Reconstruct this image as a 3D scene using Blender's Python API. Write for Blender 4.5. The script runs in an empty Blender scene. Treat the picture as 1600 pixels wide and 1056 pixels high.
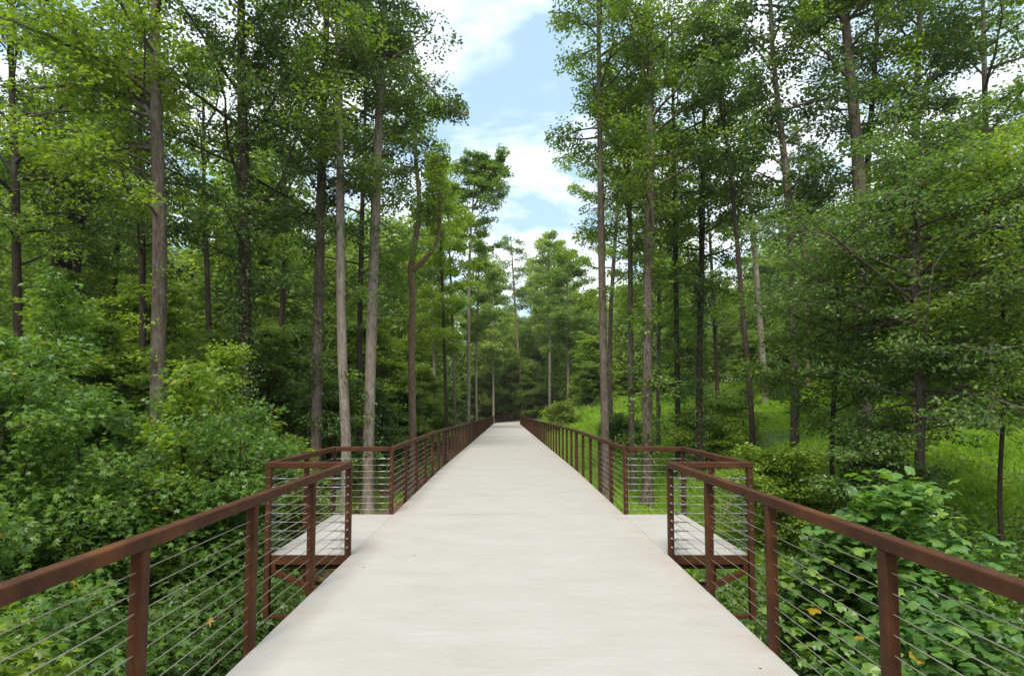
import bpy, math, random
import numpy as np
from mathutils import Vector
R = math.radians
S = bpy.context.scene
C = S.collection
rng = np.random.default_rng(11)
random.seed(11)

# ------------------------------------------------------------------ camera
F_PX, CX, AXIS_Y, PITCH, EYE = 860.0, 791.0, 586.0, R(3.2), 1.716
cam = bpy.data.cameras.new('camera')
cam.sensor_width = 36.0
cam.lens = F_PX / 1600 * 36
cam.shift_x = (800 - CX) / 1600
cam.shift_y = (AXIS_Y - 528) / 1600
cam.clip_start = 0.05
cam.clip_end = 3000
cam_o = bpy.data.objects.new('camera', cam)
C.objects.link(cam_o)
cam_o.location = (-0.037, 0, EYE)
cam_o.rotation_euler = (R(90) + PITCH, 0, 0)
S.camera = cam_o

# ------------------------------------------------------------------ sky
SUN_EL, SUN_AZ = R(58), R(-170)          # azimuth measured from +Y towards +X
world = bpy.data.worlds.new('World')
S.world = world
world.use_nodes = True
nt = world.node_tree
nt.nodes.clear()
def N(tree, kind, **kw):
    n = tree.nodes.new(kind)
    for k, v in kw.items():
        setattr(n, k, v)
    return n
out = N(nt, 'ShaderNodeOutputWorld'); bg = N(nt, 'ShaderNodeBackground')
sky = N(nt, 'ShaderNodeTexSky', sky_type='NISHITA', sun_disc=False, sun_elevation=SUN_EL, sun_rotation=SUN_AZ, air_density=1.0, dust_density=0.6)
bg.inputs['Strength'].default_value = 0.13
L = nt.links.new
tc = N(nt, 'ShaderNodeTexCoord'); sep = N(nt, 'ShaderNodeSeparateXYZ'); L(tc.outputs['Generated'], sep.inputs[0])
add = N(nt, 'ShaderNodeMath', operation='ADD'); L(sep.outputs['Z'], add.inputs[0]); add.inputs[1].default_value = 0.22
mx = N(nt, 'ShaderNodeMath', operation='MAXIMUM'); L(add.outputs[0], mx.inputs[0]); mx.inputs[1].default_value = 0.05
dx = N(nt, 'ShaderNodeMath', operation='DIVIDE'); L(sep.outputs['X'], dx.inputs[0]); L(mx.outputs[0], dx.inputs[1])
dy = N(nt, 'ShaderNodeMath', operation='DIVIDE'); L(sep.outputs['Y'], dy.inputs[0]); L(mx.outputs[0], dy.inputs[1])
cmb = N(nt, 'ShaderNodeCombineXYZ'); L(dx.outputs[0], cmb.inputs[0]); L(dy.outputs[0], cmb.inputs[1]); cmb.inputs[2].default_value = 0.3
n1 = N(nt, 'ShaderNodeTexNoise'); n1.inputs['Scale'].default_value = 2.3; n1.inputs['Detail'].default_value = 9; n1.inputs['Roughness'].default_value = 0.58; n1.inputs['Distortion'].default_value = 0.35
L(cmb.outputs[0], n1.inputs['Vector'])
rp = N(nt, 'ShaderNodeValToRGB'); rp.color_ramp.elements[0].position = 0.40; rp.color_ramp.elements[1].position = 0.61
L(n1.outputs['Fac'], rp.inputs[0])
mixc = N(nt, 'ShaderNodeMix', data_type='RGBA'); L(rp.outputs[0], mixc.inputs[0])
# thin high veil lifts the blue, thick cloud is near white
veil = N(nt, 'ShaderNodeMix', data_type='RGBA'); veil.inputs[0].default_value = 0.6
L(sky.outputs[0], veil.inputs[6]); veil.inputs[7].default_value = (3.7, 5.3, 6.5, 1)
L(veil.outputs[2], mixc.inputs[6]); mixc.inputs[7].default_value = (7.9, 8.2, 8.5, 1)
L(mixc.outputs[2], bg.inputs['Color']); L(bg.outputs[0], out.inputs[0])

sun = bpy.data.lights.new('sun', 'SUN')
sun.energy = 2.6; sun.angle = R(18); sun.color = (1, 0.95, 0.87)
sun_o = bpy.data.objects.new('sun', sun); C.objects.link(sun_o)
sd = Vector((math.sin(SUN_AZ) * math.cos(SUN_EL), math.cos(SUN_AZ) * math.cos(SUN_EL), math.sin(SUN_EL)))
sun_o.rotation_euler = sd.to_track_quat('Z', 'Y').to_euler()

S.view_settings.view_transform = 'Standard'
S.view_settings.look = 'None'
S.view_settings.exposure = 0.68
S.view_settings.gamma = 1
S.render.engine = 'CYCLES'
cy = S.cycles
cy.max_bounces = 7; cy.diffuse_bounces = 5; cy.glossy_bounces = 2; cy.transmission_bounces = 5; cy.transparent_max_bounces = 4
cy.sample_clamp_indirect = 6
cy.use_denoising = True

# ------------------------------------------------------------------ helpers
def at(px, py, depth):
    """the point seen at photo pixel (px, py), depth metres ahead of the camera"""
    xc, yc = (px - CX) / F_PX, (AXIS_Y - py) / F_PX
    d = np.array([xc, math.cos(PITCH) - yc * math.sin(PITCH), math.sin(PITCH) + yc * math.cos(PITCH)])
    d = d * depth / d[1]
    return d + np.array([-0.037, 0, EYE])

class MB:
    """collects geometry, links it as one mesh object"""
    def __init__(s):
        s.v = []; s.loops = []; s.tot = []; s.mat = []; s.tint = []; s.n = 0
    def add(s, verts, faces, tint=0.5, mat=0):
        verts = np.asarray(verts, float).reshape(-1, 3)
        if isinstance(faces, np.ndarray):
            s.loops.append((faces + s.n).ravel()); s.tot.append(np.full(len(faces), faces.shape[1])); nf = len(faces)
        else:
            s.loops.append(np.array([i for f in faces for i in f]) + s.n); s.tot.append(np.array([len(f) for f in faces])); nf = len(faces)
        s.mat.append(np.full(nf, mat))
        s.tint.append(np.broadcast_to(np.asarray(tint, float), (len(verts),)))
        s.v.append(verts); s.n += len(verts)
    def box(s, lo, hi, bevel=0.0, mat=0):
        x0, y0, z0 = lo; x1, y1, z1 = hi
        if bevel <= 0:
            v = [(x0,y0,z0),(x1,y0,z0),(x1,y1,z0),(x0,y1,z0),(x0,y0,z1),(x1,y0,z1),(x1,y1,z1),(x0,y1,z1)]
            s.add(v, [(0,3,2,1),(4,5,6,7),(0,1,5,4),(1,2,6,5),(2,3,7,6),(3,0,4,7)], mat=mat)
        else:
            s.bar(np.array([(x0+x1)/2,(y0+y1)/2,z0]), np.array([(x0+x1)/2,(y0+y1)/2,z1]), x1-x0, y1-y0, bevel, np.array([1.,0,0]), mat)
    def bar(s, a, b, w, h, bevel=0.008, side=None, mat=0):
        """a box beam from a to b, w across 'side', h the other way, rounded long edges"""
        a = np.asarray(a, float); b = np.asarray(b, float)
        d = (b - a) / np.linalg.norm(b - a)
        if side is None:
            side = np.cross(d, [0, 0, 1.0])
            if np.linalg.norm(side) < 1e-3: side = np.array([1.0, 0, 0])
        side = side - d * np.dot(side, d); side = side / np.linalg.norm(side)
        up = np.cross(side, d)
        prof = []
        for sx, sy, a0 in ((1, 1, 0), (-1, 1, 90), (-1, -1, 180), (1, -1, 270)):
            for k in (0, 45, 90):
                an = R(a0 + k)
                prof.append((sx * (w/2 - bevel) + bevel * math.cos(an), sy * (h/2 - bevel) + bevel * math.sin(an)))
        n = len(prof); vs = []
        for P in (a, b):
            for (p, q) in prof: vs.append(P + side * p + up * q)
        f = [(i, (i+1) % n, n + (i+1) % n, n + i) for i in range(n)]
        f = [g[::-1] for g in f]
        f += [tuple(range(n)), tuple(range(2*n-1, n-1, -1))]
        s.add(vs, f, mat=mat)
    def tube(s, pts, rad, sides=6, cap=True, mat=0, rough=0.0, tint=0.5):
        pts = np.asarray(pts, float); n = len(pts); rad = np.broadcast_to(np.asarray(rad, float), (n,))
        t = np.gradient(pts, axis=0); t /= np.maximum(np.linalg.norm(t, axis=1, keepdims=True), 1e-9)
        ref = np.array([1.0, 0, 0]) if abs(t[0][0]) < 0.8 else np.array([0, 1.0, 0])
        u = ref - t * (t @ ref)[:, None]; u /= np.linalg.norm(u, axis=1, keepdims=True)
        w = np.cross(t, u)
        an = np.linspace(0, 2*np.pi, sides, endpoint=False)
        rr = np.repeat(rad[:, None], sides, 1)
        if rough > 0:
            ph = rng.uniform(0, 6.28, 5); ar = np.arange(n)[:, None]
            mod = (np.sin(an*3 + ph[0] + ar*.23) * .4 + np.sin(an*5 + ph[1] - ar*.31) * .3 + np.sin(an*2 + ph[2] + ar*.6) * .3)
            rr = rr * (1 + rough * mod + rng.normal(0, rough*.35, rr.shape))
        v = pts[:, None, :] + rr[..., None] * (np.cos(an)[None, :, None] * u[:, None, :] + np.sin(an)[None, :, None] * w[:, None, :])
        v = v.reshape(-1, 3)
        i = np.arange(n-1)[:, None] * sides; j = np.arange(sides)[None, :]; j2 = (j + 1) % sides
        q = np.stack([i+j, i+j2, i+sides+j2, i+sides+j], -1).reshape(-1, 4)
        s.add(v, q, tint=tint, mat=mat)
        if cap:
            s.loops.append(np.arange(sides)[::-1] + s.n - n*sides); s.tot.append(np.array([sides])); s.mat.append(np.array([mat]))
            s.loops.append(np.arange(sides) + s.n - sides); s.tot.append(np.array([sides])); s.mat.append(np.array([mat]))
    def build(s, name, mats, parent=None, smooth=False, loc=None):
        me = bpy.data.meshes.new(name)
        v = np.concatenate(s.v)
        if loc is not None: v = v - np.asarray(loc)
        loops = np.concatenate(s.loops).astype(np.int32); tot = np.concatenate(s.tot).astype(np.int32)
        start = np.concatenate([[0], np.cumsum(tot)[:-1]]).astype(np.int32)
        me.vertices.add(len(v)); me.vertices.foreach_set('co', v.astype(np.float32).ravel())
        me.loops.add(len(loops)); me.loops.foreach_set('vertex_index', loops)
        me.polygons.add(len(tot)); me.polygons.foreach_set('loop_start', start)
        try: me.polygons.foreach_set('loop_total', tot)
        except Exception: pass
        me.polygons.foreach_set('material_index', np.concatenate(s.mat).astype(np.int32))
        me.polygons.foreach_set('use_smooth', np.full(len(tot), bool(smooth)))
        at_ = me.attributes.new('tint', 'FLOAT', 'POINT')
        at_.data.foreach_set('value', np.concatenate(s.tint).astype(np.float32))
        me.update(calc_edges=True)
        for m in (mats if isinstance(mats, (list, tuple)) else [mats]): me.materials.append(m)
        o = bpy.data.objects.new(name, me); C.objects.link(o)
        if loc is not None and parent is None: o.location = tuple(loc)
        if parent is not None: o.parent = parent
        return o

def tag(o, label=None, cat=None, group=None, kind=None):
    if label: o['label'] = label
    if cat: o['category'] = cat
    if group: o['group'] = group
    if kind: o['kind'] = kind
    return o
def thing(name, label, cat, loc, group=None):
    o = bpy.data.objects.new(name, None); C.objects.link(o); o.location = tuple(loc)
    o.empty_display_size = 0.3
    return tag(o, label, cat, group)

# ------------------------------------------------------------------ materials
def mat(name):
    m = bpy.data.materials.new(name); m.use_nodes = True
    t = m.node_tree; b = t.nodes['Principled BSDF']
    return m, t, b
def noise(t, scale, detail=4, rough=0.55, vec=None, dist=0.0):
    n = N(t, 'ShaderNodeTexNoise'); n.inputs['Scale'].default_value = scale; n.inputs['Detail'].default_value = detail
    n.inputs['Roughness'].default_value = rough; n.inputs['Distortion'].default_value = dist
    if vec is not None: t.links.new(vec, n.inputs['Vector'])
    return n.outputs['Fac']
def ramp(t, fac, stops):
    r = N(t, 'ShaderNodeValToRGB'); e = r.color_ramp.elements
    while len(e) < len(stops): e.new(0.5)
    for i, (p, c) in enumerate(stops):
        e[i].position = p; e[i].color = (*c, 1) if len(c) == 3 else c
    t.links.new(fac, r.inputs[0]); return r.outputs[0]
def mixrgb(t, fac, a, b, blend='MIX'):
    m = N(t, 'ShaderNodeMix', data_type='RGBA', blend_type=blend)
    for sock, val in ((0, fac), (6, a), (7, b)):
        if isinstance(val, (int, float)): m.inputs[sock].default_value = val
        elif isinstance(val, tuple): m.inputs[sock].default_value = (*val, 1) if len(val) == 3 else val
        else: t.links.new(val, m.inputs[sock])
    return m.outputs[2]
def math_(t, op, a, b=None):
    m = N(t, 'ShaderNodeMath', operation=op)
    for i, val in enumerate((a, b)):
        if val is None: continue
        if isinstance(val, (int, float)): m.inputs[i].default_value = val
        else: t.links.new(val, m.inputs[i])
    return m.outputs[0]
def mapping(t, scale=(1,1,1), coord='Object'):
    c = N(t, 'ShaderNodeTexCoord'); m = N(t, 'ShaderNodeMapping'); m.inputs['Scale'].default_value = scale
    t.links.new(c.outputs[coord], m.inputs['Vector']); return m.outputs[0]
def bump(t, b, h, strength, dist=0.01):
    n = N(t, 'ShaderNodeBump'); n.inputs['Strength'].default_value = strength; n.inputs['Distance'].default_value = dist
    t.links.new(h, n.inputs['Height']); t.links.new(n.outputs[0], b.inputs['Normal'])

LEAF_GAIN = (1.95, 1.55, 1.25)
def leaf_mat(name, dark, mid, light,  rough=0.42, trans=0.45, spec=0.5, autumn=0.004):
    dark, mid, light = [(min(.5, c[0]*LEAF_GAIN[0]), min(.5, c[1]*LEAF_GAIN[1]), c[2]*LEAF_GAIN[2]) for c in (dark, mid, light)]
    m, t, b = mat(name)
    a = N(t, 'ShaderNodeAttribute', attribute_name='tint')
    big = noise(t, 0.55, 2, 0.5, mapping(t, coord='Object'))
    f = math_(t, 'ADD', math_(t, 'MULTIPLY', a.outputs['Fac'], 0.62), math_(t, 'MULTIPLY', math_(t, 'SUBTRACT', big, 0.3), 0.8))
    col = ramp(t, f, [(0.08, dark), (0.5, mid), (0.93, light)])
    yel = math_(t, 'GREATER_THAN', a.outputs['Fac'], 1 - autumn)
    col = mixrgb(t, yel, col, (0.42, 0.27, 0.02))
    t.links.new(col, b.inputs['Base Color'])
    b.inputs['Roughness'].default_value = rough
    b.inputs['Specular IOR Level'].default_value = spec
    tr = N(t, 'ShaderNodeBsdfTranslucent')
    tcol = mixrgb(t, 1.0, col, (1.75, 1.8, 0.75), 'MULTIPLY')
    t.links.new(tcol, tr.inputs['Color'])
    ms = N(t, 'ShaderNodeMixShader'); ms.inputs[0].default_value = trans
    t.links.new(b.outputs[0], ms.inputs[1]); t.links.new(tr.outputs[0], ms.inputs[2])
    t.links.new(ms.outputs[0], t.nodes['Material Output'].inputs['Surface'])
    return m

M = {}
M['leaf_poplar'] = leaf_mat('poplar leaves', (0.030, 0.075, 0.012), (0.065, 0.135, 0.020), (0.13, 0.22, 0.04))
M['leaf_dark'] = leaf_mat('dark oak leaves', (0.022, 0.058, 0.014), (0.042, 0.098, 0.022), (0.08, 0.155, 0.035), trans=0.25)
M['leaf_fresh'] = leaf_mat('fresh leaves', (0.055, 0.11, 0.012), (0.10, 0.19, 0.022), (0.18, 0.28, 0.045), autumn=0.006)
M['leaf_blue'] = leaf_mat('bluish leaves', (0.030, 0.075, 0.022), (0.058, 0.125, 0.034), (0.115, 0.20, 0.062), rough=0.36, spec=0.6)
M['leaf_gum'] = leaf_mat('gum leaves', (0.030, 0.085, 0.020), (0.062, 0.145, 0.032), (0.125, 0.225, 0.05), rough=0.4, autumn=0.005)
M['leaf_tulip'] = leaf_mat('tulip sapling leaves', (0.030, 0.090, 0.026), (0.055, 0.145, 0.034), (0.15, 0.27, 0.04), rough=0.38, trans=0.34)
M['leaf_yellow'] = leaf_mat('yellow green leaves', (0.050, 0.095, 0.014), (0.092, 0.160, 0.024), (0.17, 0.25, 0.045), autumn=0.01)
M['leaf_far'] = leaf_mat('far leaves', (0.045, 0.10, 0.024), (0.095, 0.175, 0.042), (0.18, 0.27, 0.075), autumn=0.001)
M['leaf_pale'] = leaf_mat('leaves lightened as if sunlit', (0.065, 0.125, 0.03), (0.115, 0.20, 0.05), (0.19, 0.29, 0.09), autumn=0.001)  # colour lightened to stand in for sunlight missing at the shaded far end
M['leaf_dead'] = leaf_mat('dead leaves', (0.10, 0.045, 0.02), (0.17, 0.08, 0.035), (0.25, 0.13, 0.06), autumn=0)
M['grass'] = leaf_mat('grass blades', (0.075, 0.16, 0.022), (0.15, 0.30, 0.036), (0.28, 0.44, 0.09), rough=0.5, trans=0.4, autumn=0.006)

def bark_mat(name, dark, mid, light, warm=None):
    m, t, b = mat(name)
    v = mapping(t, (9, 9, 1.6), 'Object')
    a = noise(t, 2.4, 6, 0.65, v, 0.8)
    v2 = mapping(t, (1, 1, 0.35), 'Object')
    patch = noise(t, 1.7, 4, 0.6, v2)
    col = ramp(t, a, [(0.32, dark), (0.5, mid), (0.72, light)])
    lichen = ramp(t, patch, [(0.56, (0, 0, 0)), (0.68, (1, 1, 1))])
    col = mixrgb(t, math_(t, 'MULTIPLY', lichen, 0.55), col, warm or (0.26, 0.26, 0.22))
    t.links.new(col, b.inputs['Base Color']); b.inputs['Roughness'].default_value = 0.9
    b.inputs['Specular IOR Level'].default_value = 0.2
    bump(t, b, a, 0.9, 0.03)
    return m
M['bark'] = bark_mat('grey brown bark', (0.045, 0.033, 0.024), (0.13, 0.10, 0.075), (0.24, 0.20, 0.155))
M['bark_pale'] = bark_mat('pale bark', (0.10, 0.08, 0.06), (0.24, 0.20, 0.155), (0.38, 0.33, 0.27), (0.42, 0.40, 0.35))
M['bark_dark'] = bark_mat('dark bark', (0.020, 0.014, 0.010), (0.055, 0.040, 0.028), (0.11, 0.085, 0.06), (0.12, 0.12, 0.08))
M['bark_red'] = bark_mat('reddish bark', (0.09, 0.055, 0.035), (0.24, 0.155, 0.10), (0.38, 0.28, 0.20), (0.30, 0.25, 0.19))

# weathering steel
m, t, b = mat('weathering steel')
v = mapping(t, (1, 1, 1), 'Object')
a = noise(t, 9, 6, 0.62, v); fine = noise(t, 130, 3, 0.6, v); blot = noise(t, 2.3, 3, 0.5, v)
col = ramp(t, a, [(0.3, (0.040, 0.0155, 0.0065)), (0.5, (0.070, 0.026, 0.0092)), (0.72, (0.105, 0.040, 0.014))])
col = mixrgb(t, ramp(t, blot, [(0.58, (0, 0, 0)), (0.74, (0.75, 0.75, 0.75))]), col, (0.17, 0.062, 0.018))
col = mixrgb(t, math_(t, 'MULTIPLY', fine, 0.35), col, (0.06, 0.024, 0.014))
t.links.new(col, b.inputs['Base Color']); b.inputs['Roughness'].default_value = 0.66
b.inputs['Specular IOR Level'].default_value = 0.22
bump(t, b, fine, 0.35, 0.002); M['steel'] = m

# concrete deck, broomed across
m, t, b = mat('broomed concrete')
v = mapping(t, (1, 1, 1), 'Object')
broom = noise(t, 1.0, 3, 0.6, mapping(t, (2.2, 210, 10), 'Object'))
broom2 = noise(t, 1.0, 4, 0.6, mapping(t, (0.7, 26, 10), 'Object'))
cloud = noise(t, 1.3, 7, 0.68, mapping(t, (0.8, 1.7, 1), 'Object')); grit = noise(t, 260, 3, 0.7, v)
col = ramp(t, cloud, [(0.3, (0.385, 0.360, 0.322)), (0.55, (0.43, 0.408, 0.369)), (0.8, (0.465, 0.444, 0.406))])
col = mixrgb(t, math_(t, 'MULTIPLY', ramp(t, broom2, [(0.38, (0, 0, 0)), (0.68, (1, 1, 1))]), 0.11), col, (0.31, 0.285, 0.25))
col = mixrgb(t, math_(t, 'MULTIPLY', ramp(t, broom, [(0.42, (0, 0, 0)), (0.66, (1, 1, 1))]), 0.30), col, (0.27, 0.245, 0.215))
col = mixrgb(t, math_(t, 'MULTIPLY', ramp(t, grit, [(0.45, (0, 0, 0)), (0.8, (1, 1, 1))]), 0.3), col, (0.34, 0.30, 0.26))
# rust run-off near the steel edges
sx = N(t, 'ShaderNodeSeparateXYZ'); t.links.new(v, sx.inputs[0])
edge = math_(t, 'ABSOLUTE', sx.outputs['X'])
er = ramp(t, edge, [(0.0, (0, 0, 0)), (1.0, (1, 1, 1))])
e1 = N(t, 'ShaderNodeMapRange'); e1.inputs['From Min'].default_value = 1.45; e1.inputs['From Max'].default_value = 1.86
t.links.new(edge, e1.inputs['Value'])
e2 = math_(t, 'LESS_THAN', edge, 1.831)
es = math_(t, 'MULTIPLY', math_(t, 'MULTIPLY', e1.outputs[0], e2), ramp(t, noise(t, 2.6, 5, 0.6, v), [(0.42, (0, 0, 0)), (0.7, (1, 1, 1))]))
col = mixrgb(t, math_(t, 'MULTIPLY', es, 0.6), col, (0.40, 0.27, 0.18))
# small leaf stains and specks
vor = N(t, 'ShaderNodeTexVoronoi'); vor.inputs['Scale'].default_value = 1.15; t.links.new(v, vor.inputs['Vector'])
dist = math_(t, 'ADD', vor.outputs['Distance'], math_(t, 'MULTIPLY', noise(t, 30, 3, 0.6, v), 0.05))
spot = ramp(t, dist, [(0.040, (1, 1, 1)), (0.056, (0, 0, 0))])
col = mixrgb(t, math_(t, 'MULTIPLY', spot, 0.55), col, (0.26, 0.15, 0.10))
vor2 = N(t, 'ShaderNodeTexVoronoi'); vor2.inputs['Scale'].default_value = 0.8; t.links.new(mapping(t, (0.8, 0.55, 1), 'Object'), vor2.inputs['Vector'])
ring = ramp(t, math_(t, 'ADD', vor2.outputs['Distance'], math_(t, 'MULTIPLY', noise(t, 7, 5, 0.65, v), 0.3)), [(0.16, (1, 1, 1)), (0.30, (0, 0, 0))])
col = mixrgb(t, math_(t, 'MULTIPLY', ring, 0.25), col, (0.44, 0.36, 0.29))
t.links.new(col, b.inputs['Base Color']); b.inputs['Roughness'].default_value = 0.85
b.inputs['Specular IOR Level'].default_value = 0.25
bump(t, b, broom, 0.35, 0.004); M['concrete'] = m

m, t, b = mat('stainless cable'); b.inputs['Base Color'].default_value = (0.40, 0.37, 0.29, 1); b.inputs['Metallic'].default_value = 0.45
b.inputs['Roughness'].default_value = 0.42; M['cable'] = m
m, t, b = mat('galvanised fitting'); b.inputs['Base Color'].default_value = (0.30, 0.30, 0.29, 1); b.inputs['Metallic'].default_value = 0.8
b.inputs['Roughness'].default_value = 0.35; M['fitting'] = m

# forest floor: litter on the left, turf-covered soil to the right
m, t, b = mat('forest floor')
v = mapping(t, (1, 1, 1), 'Object')
lit = noise(t, 14, 6, 0.7, v, 0.4)
col = ramp(t, lit, [(0.3, (0.035, 0.022, 0.014)), (0.5, (0.11, 0.068, 0.042)), (0.72, (0.24, 0.16, 0.11))])
gr = noise(t, 9, 4, 0.6, v)
gcol = ramp(t, gr, [(0.3, (0.045, 0.09, 0.012)), (0.7, (0.11, 0.20, 0.02))])
sx = N(t, 'ShaderNodeSeparateXYZ'); t.links.new(v, sx.inputs[0])
side = N(t, 'ShaderNodeMapRange'); side.inputs['From Min'].default_value = 2.0; side.inputs['From Max'].default_value = 4.0
t.links.new(sx.outputs['X'], side.inputs['Value'])
ny = N(t, 'ShaderNodeMapRange'); ny.inputs['From Min'].default_value = 9; ny.inputs['From Max'].default_value = 13
t.links.new(sx.outputs['Y'], ny.inputs['Value'])
gm = math_(t, 'MULTIPLY', math_(t, 'MULTIPLY', side.outputs[0], ny.outputs[0]), ramp(t, noise(t, 0.35, 3, 0.5, v), [(0.34, (0, 0, 0)), (0.42, (1, 1, 1))]))
t.links.new(mixrgb(t, gm, col, gcol), b.inputs['Base Color']); b.inputs['Roughness'].default_value = 0.95
bump(t, b, lit, 0.8, 0.05); M['floor'] = m

# ------------------------------------------------------------------ terrain
def deck_z(y): return -0.0124 * np.clip(np.asarray(y, float) - 14.94, 0, 63.1)
CEN = (10.85, 78.0)
def path_center(s):
    """centre line of the path beyond the bridge, s metres from its end"""
    R0 = 10.85; smax = R0 * R(62)
    if s < smax:
        a = s / R0; return np.array([CEN[0] - R0 * math.cos(a), 78 + R0 * math.sin(a)]), a
    a = R(62); p = np.array([CEN[0] - R0 * math.cos(a), 78 + R0 * math.sin(a)])
    return p + (s - smax) * np.array([math.sin(a), math.cos(a)]), a
def path_z(s): return -0.782 + 0.018 * max(0, s - 3)
PC = [(path_center(s)[0], path_z(s)) for s in np.arange(0, 60, 0.7)]
def ground(x, y):
    x = np.asarray(x, float); y = np.asarray(y, float)
    z = np.interp(y, [-40, -5, 9, 20, 45, 70, 78, 100, 200], [-1.5, -3.4, -3.3, -2.1, -1.9, -1.25, -0.95, -0.8, 1.5])
    x0 = np.interp(y, [0, 15, 35, 60, 80], [10, 8, 6, 2.5, 4])
    sp = np.log1p(np.exp((x - x0) / 1.5)) * 1.5
    sp = 24 * (1 - np.exp(-sp / 24))
    z = z + 0.36 * sp * np.interp(y, [-10, 10, 30], [0.5, 0.75, 1])
    z = z + 0.05 * np.maximum(0, -x - 6)
    z = z + 0.14 * np.sin(x * 0.7 + 1.3) * np.cos(y * 0.53) + 0.08 * np.sin(x * 1.9 + y * 1.3) + 0.05 * np.cos(x * 3.1 - y * 2.3)
    cap = deck_z(y) - 0.5                        # stays clear of the bridge
    w = np.clip(1 - (np.abs(x) - 2.6) / 2.5, 0, 1) * (y < 77.5)
    z = np.where(w > 0, z * (1 - w) + np.minimum(z, cap) * w, z)
    d = np.full(x.shape, 1e9); pz = np.zeros(x.shape)
    for (p, q) in PC:
        e = np.hypot(x - p[0], y - p[1]); k = e < d
        d = np.where(k, e, d); pz = np.where(k, q, pz)
    w = np.clip(1 - (d - 2.4) / 3.5, 0, 1) * (y > 77.5)
    return z * (1 - w) + (pz - 0.06) * w
def G(x, y): return float(ground(np.array([x]), np.array([y]))[0])

def grid_mesh(xs, ys):
    X, Y = np.meshgrid(xs, ys); Z = ground(X, Y)
    v = np.stack([X, Y, Z], -1).reshape(-1, 3); nx = len(xs)
    i = np.arange(len(ys)-1)[:, None] * nx; j = np.arange(nx-1)[None, :]
    q = np.stack([i+j, i+j+1, i+j+1+nx, i+j+nx], -1).reshape(-1, 4)
    mb = MB(); mb.add(v, q); return mb
xs = np.concatenate([np.linspace(-700, -60, 14)[:-1], np.arange(-60, 60, 0.6), np.linspace(60, 700, 14)])
ys = np.concatenate([np.linspace(-500, -25, 10)[:-1], np.arange(-25, 110, 0.6), np.linspace(110, 900, 16)])
g = grid_mesh(xs, ys).build('ground', M['floor'], smooth=True)
tag(g, 'leaf littered forest floor rising to a weedy slope beyond the railing', 'ground', kind='structure')

mb = MB(); row = []
for s in np.arange(0, 58, 0.5):
    c, a = path_center(s); n = np.array([math.cos(a), -math.sin(a)]); z = path_z(s)
    for o_, dz in ((-1.83, -0.12), (-1.83, 0), (1.83, 0), (1.83, -0.12)):
        row.append((c[0] + n[0]*o_, c[1] + n[1]*o_, z + dz))
k = len(row) // 4
mb.add(row, [(4*i+j, 4*i+j+1, 4*i+4+j+1, 4*i+4+j) for i in range(k-1) for j in range(3)])
tag(mb.build('path', M['concrete']), 'pale concrete path curving right beyond the end of the bridge', 'path', kind='structure')

# ------------------------------------------------------------------ the bridge
HW = 1.83                    # half width of the deck
XP = HW + 0.037              # railing line
XO = 2.79                    # railing line of the overlooks
Y0, Y1 = 6.46, 8.86          # overlook from, to
YK = 14.96                   # the change of grade
YE = 78.0
SP = 1.22
bridge = thing('footbridge', 'pale concrete deck footbridge on rusty steel girders running ahead through the woods', 'bridge', (0, 0, 0))
def slab(mb, xa, xb, ya, yb, th=0.13):
    for (p, q) in ([(ya, min(yb, YK)), (max(ya, YK), yb)] if ya < YK < yb else [(ya, yb)]):
        za, zb = float(deck_z(p)), float(deck_z(q))
        v = [(xa,p,za-th),(xb,p,za-th),(xb,q,zb-th),(xa,q,zb-th),(xa,p,za),(xb,p,za),(xb,q,zb),(xa,q,zb)]
        mb.add(v, [(0,3,2,1),(4,5,6,7),(0,1,5,4),(1,2,6,5),(2,3,7,6),(3,0,4,7)])
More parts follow.
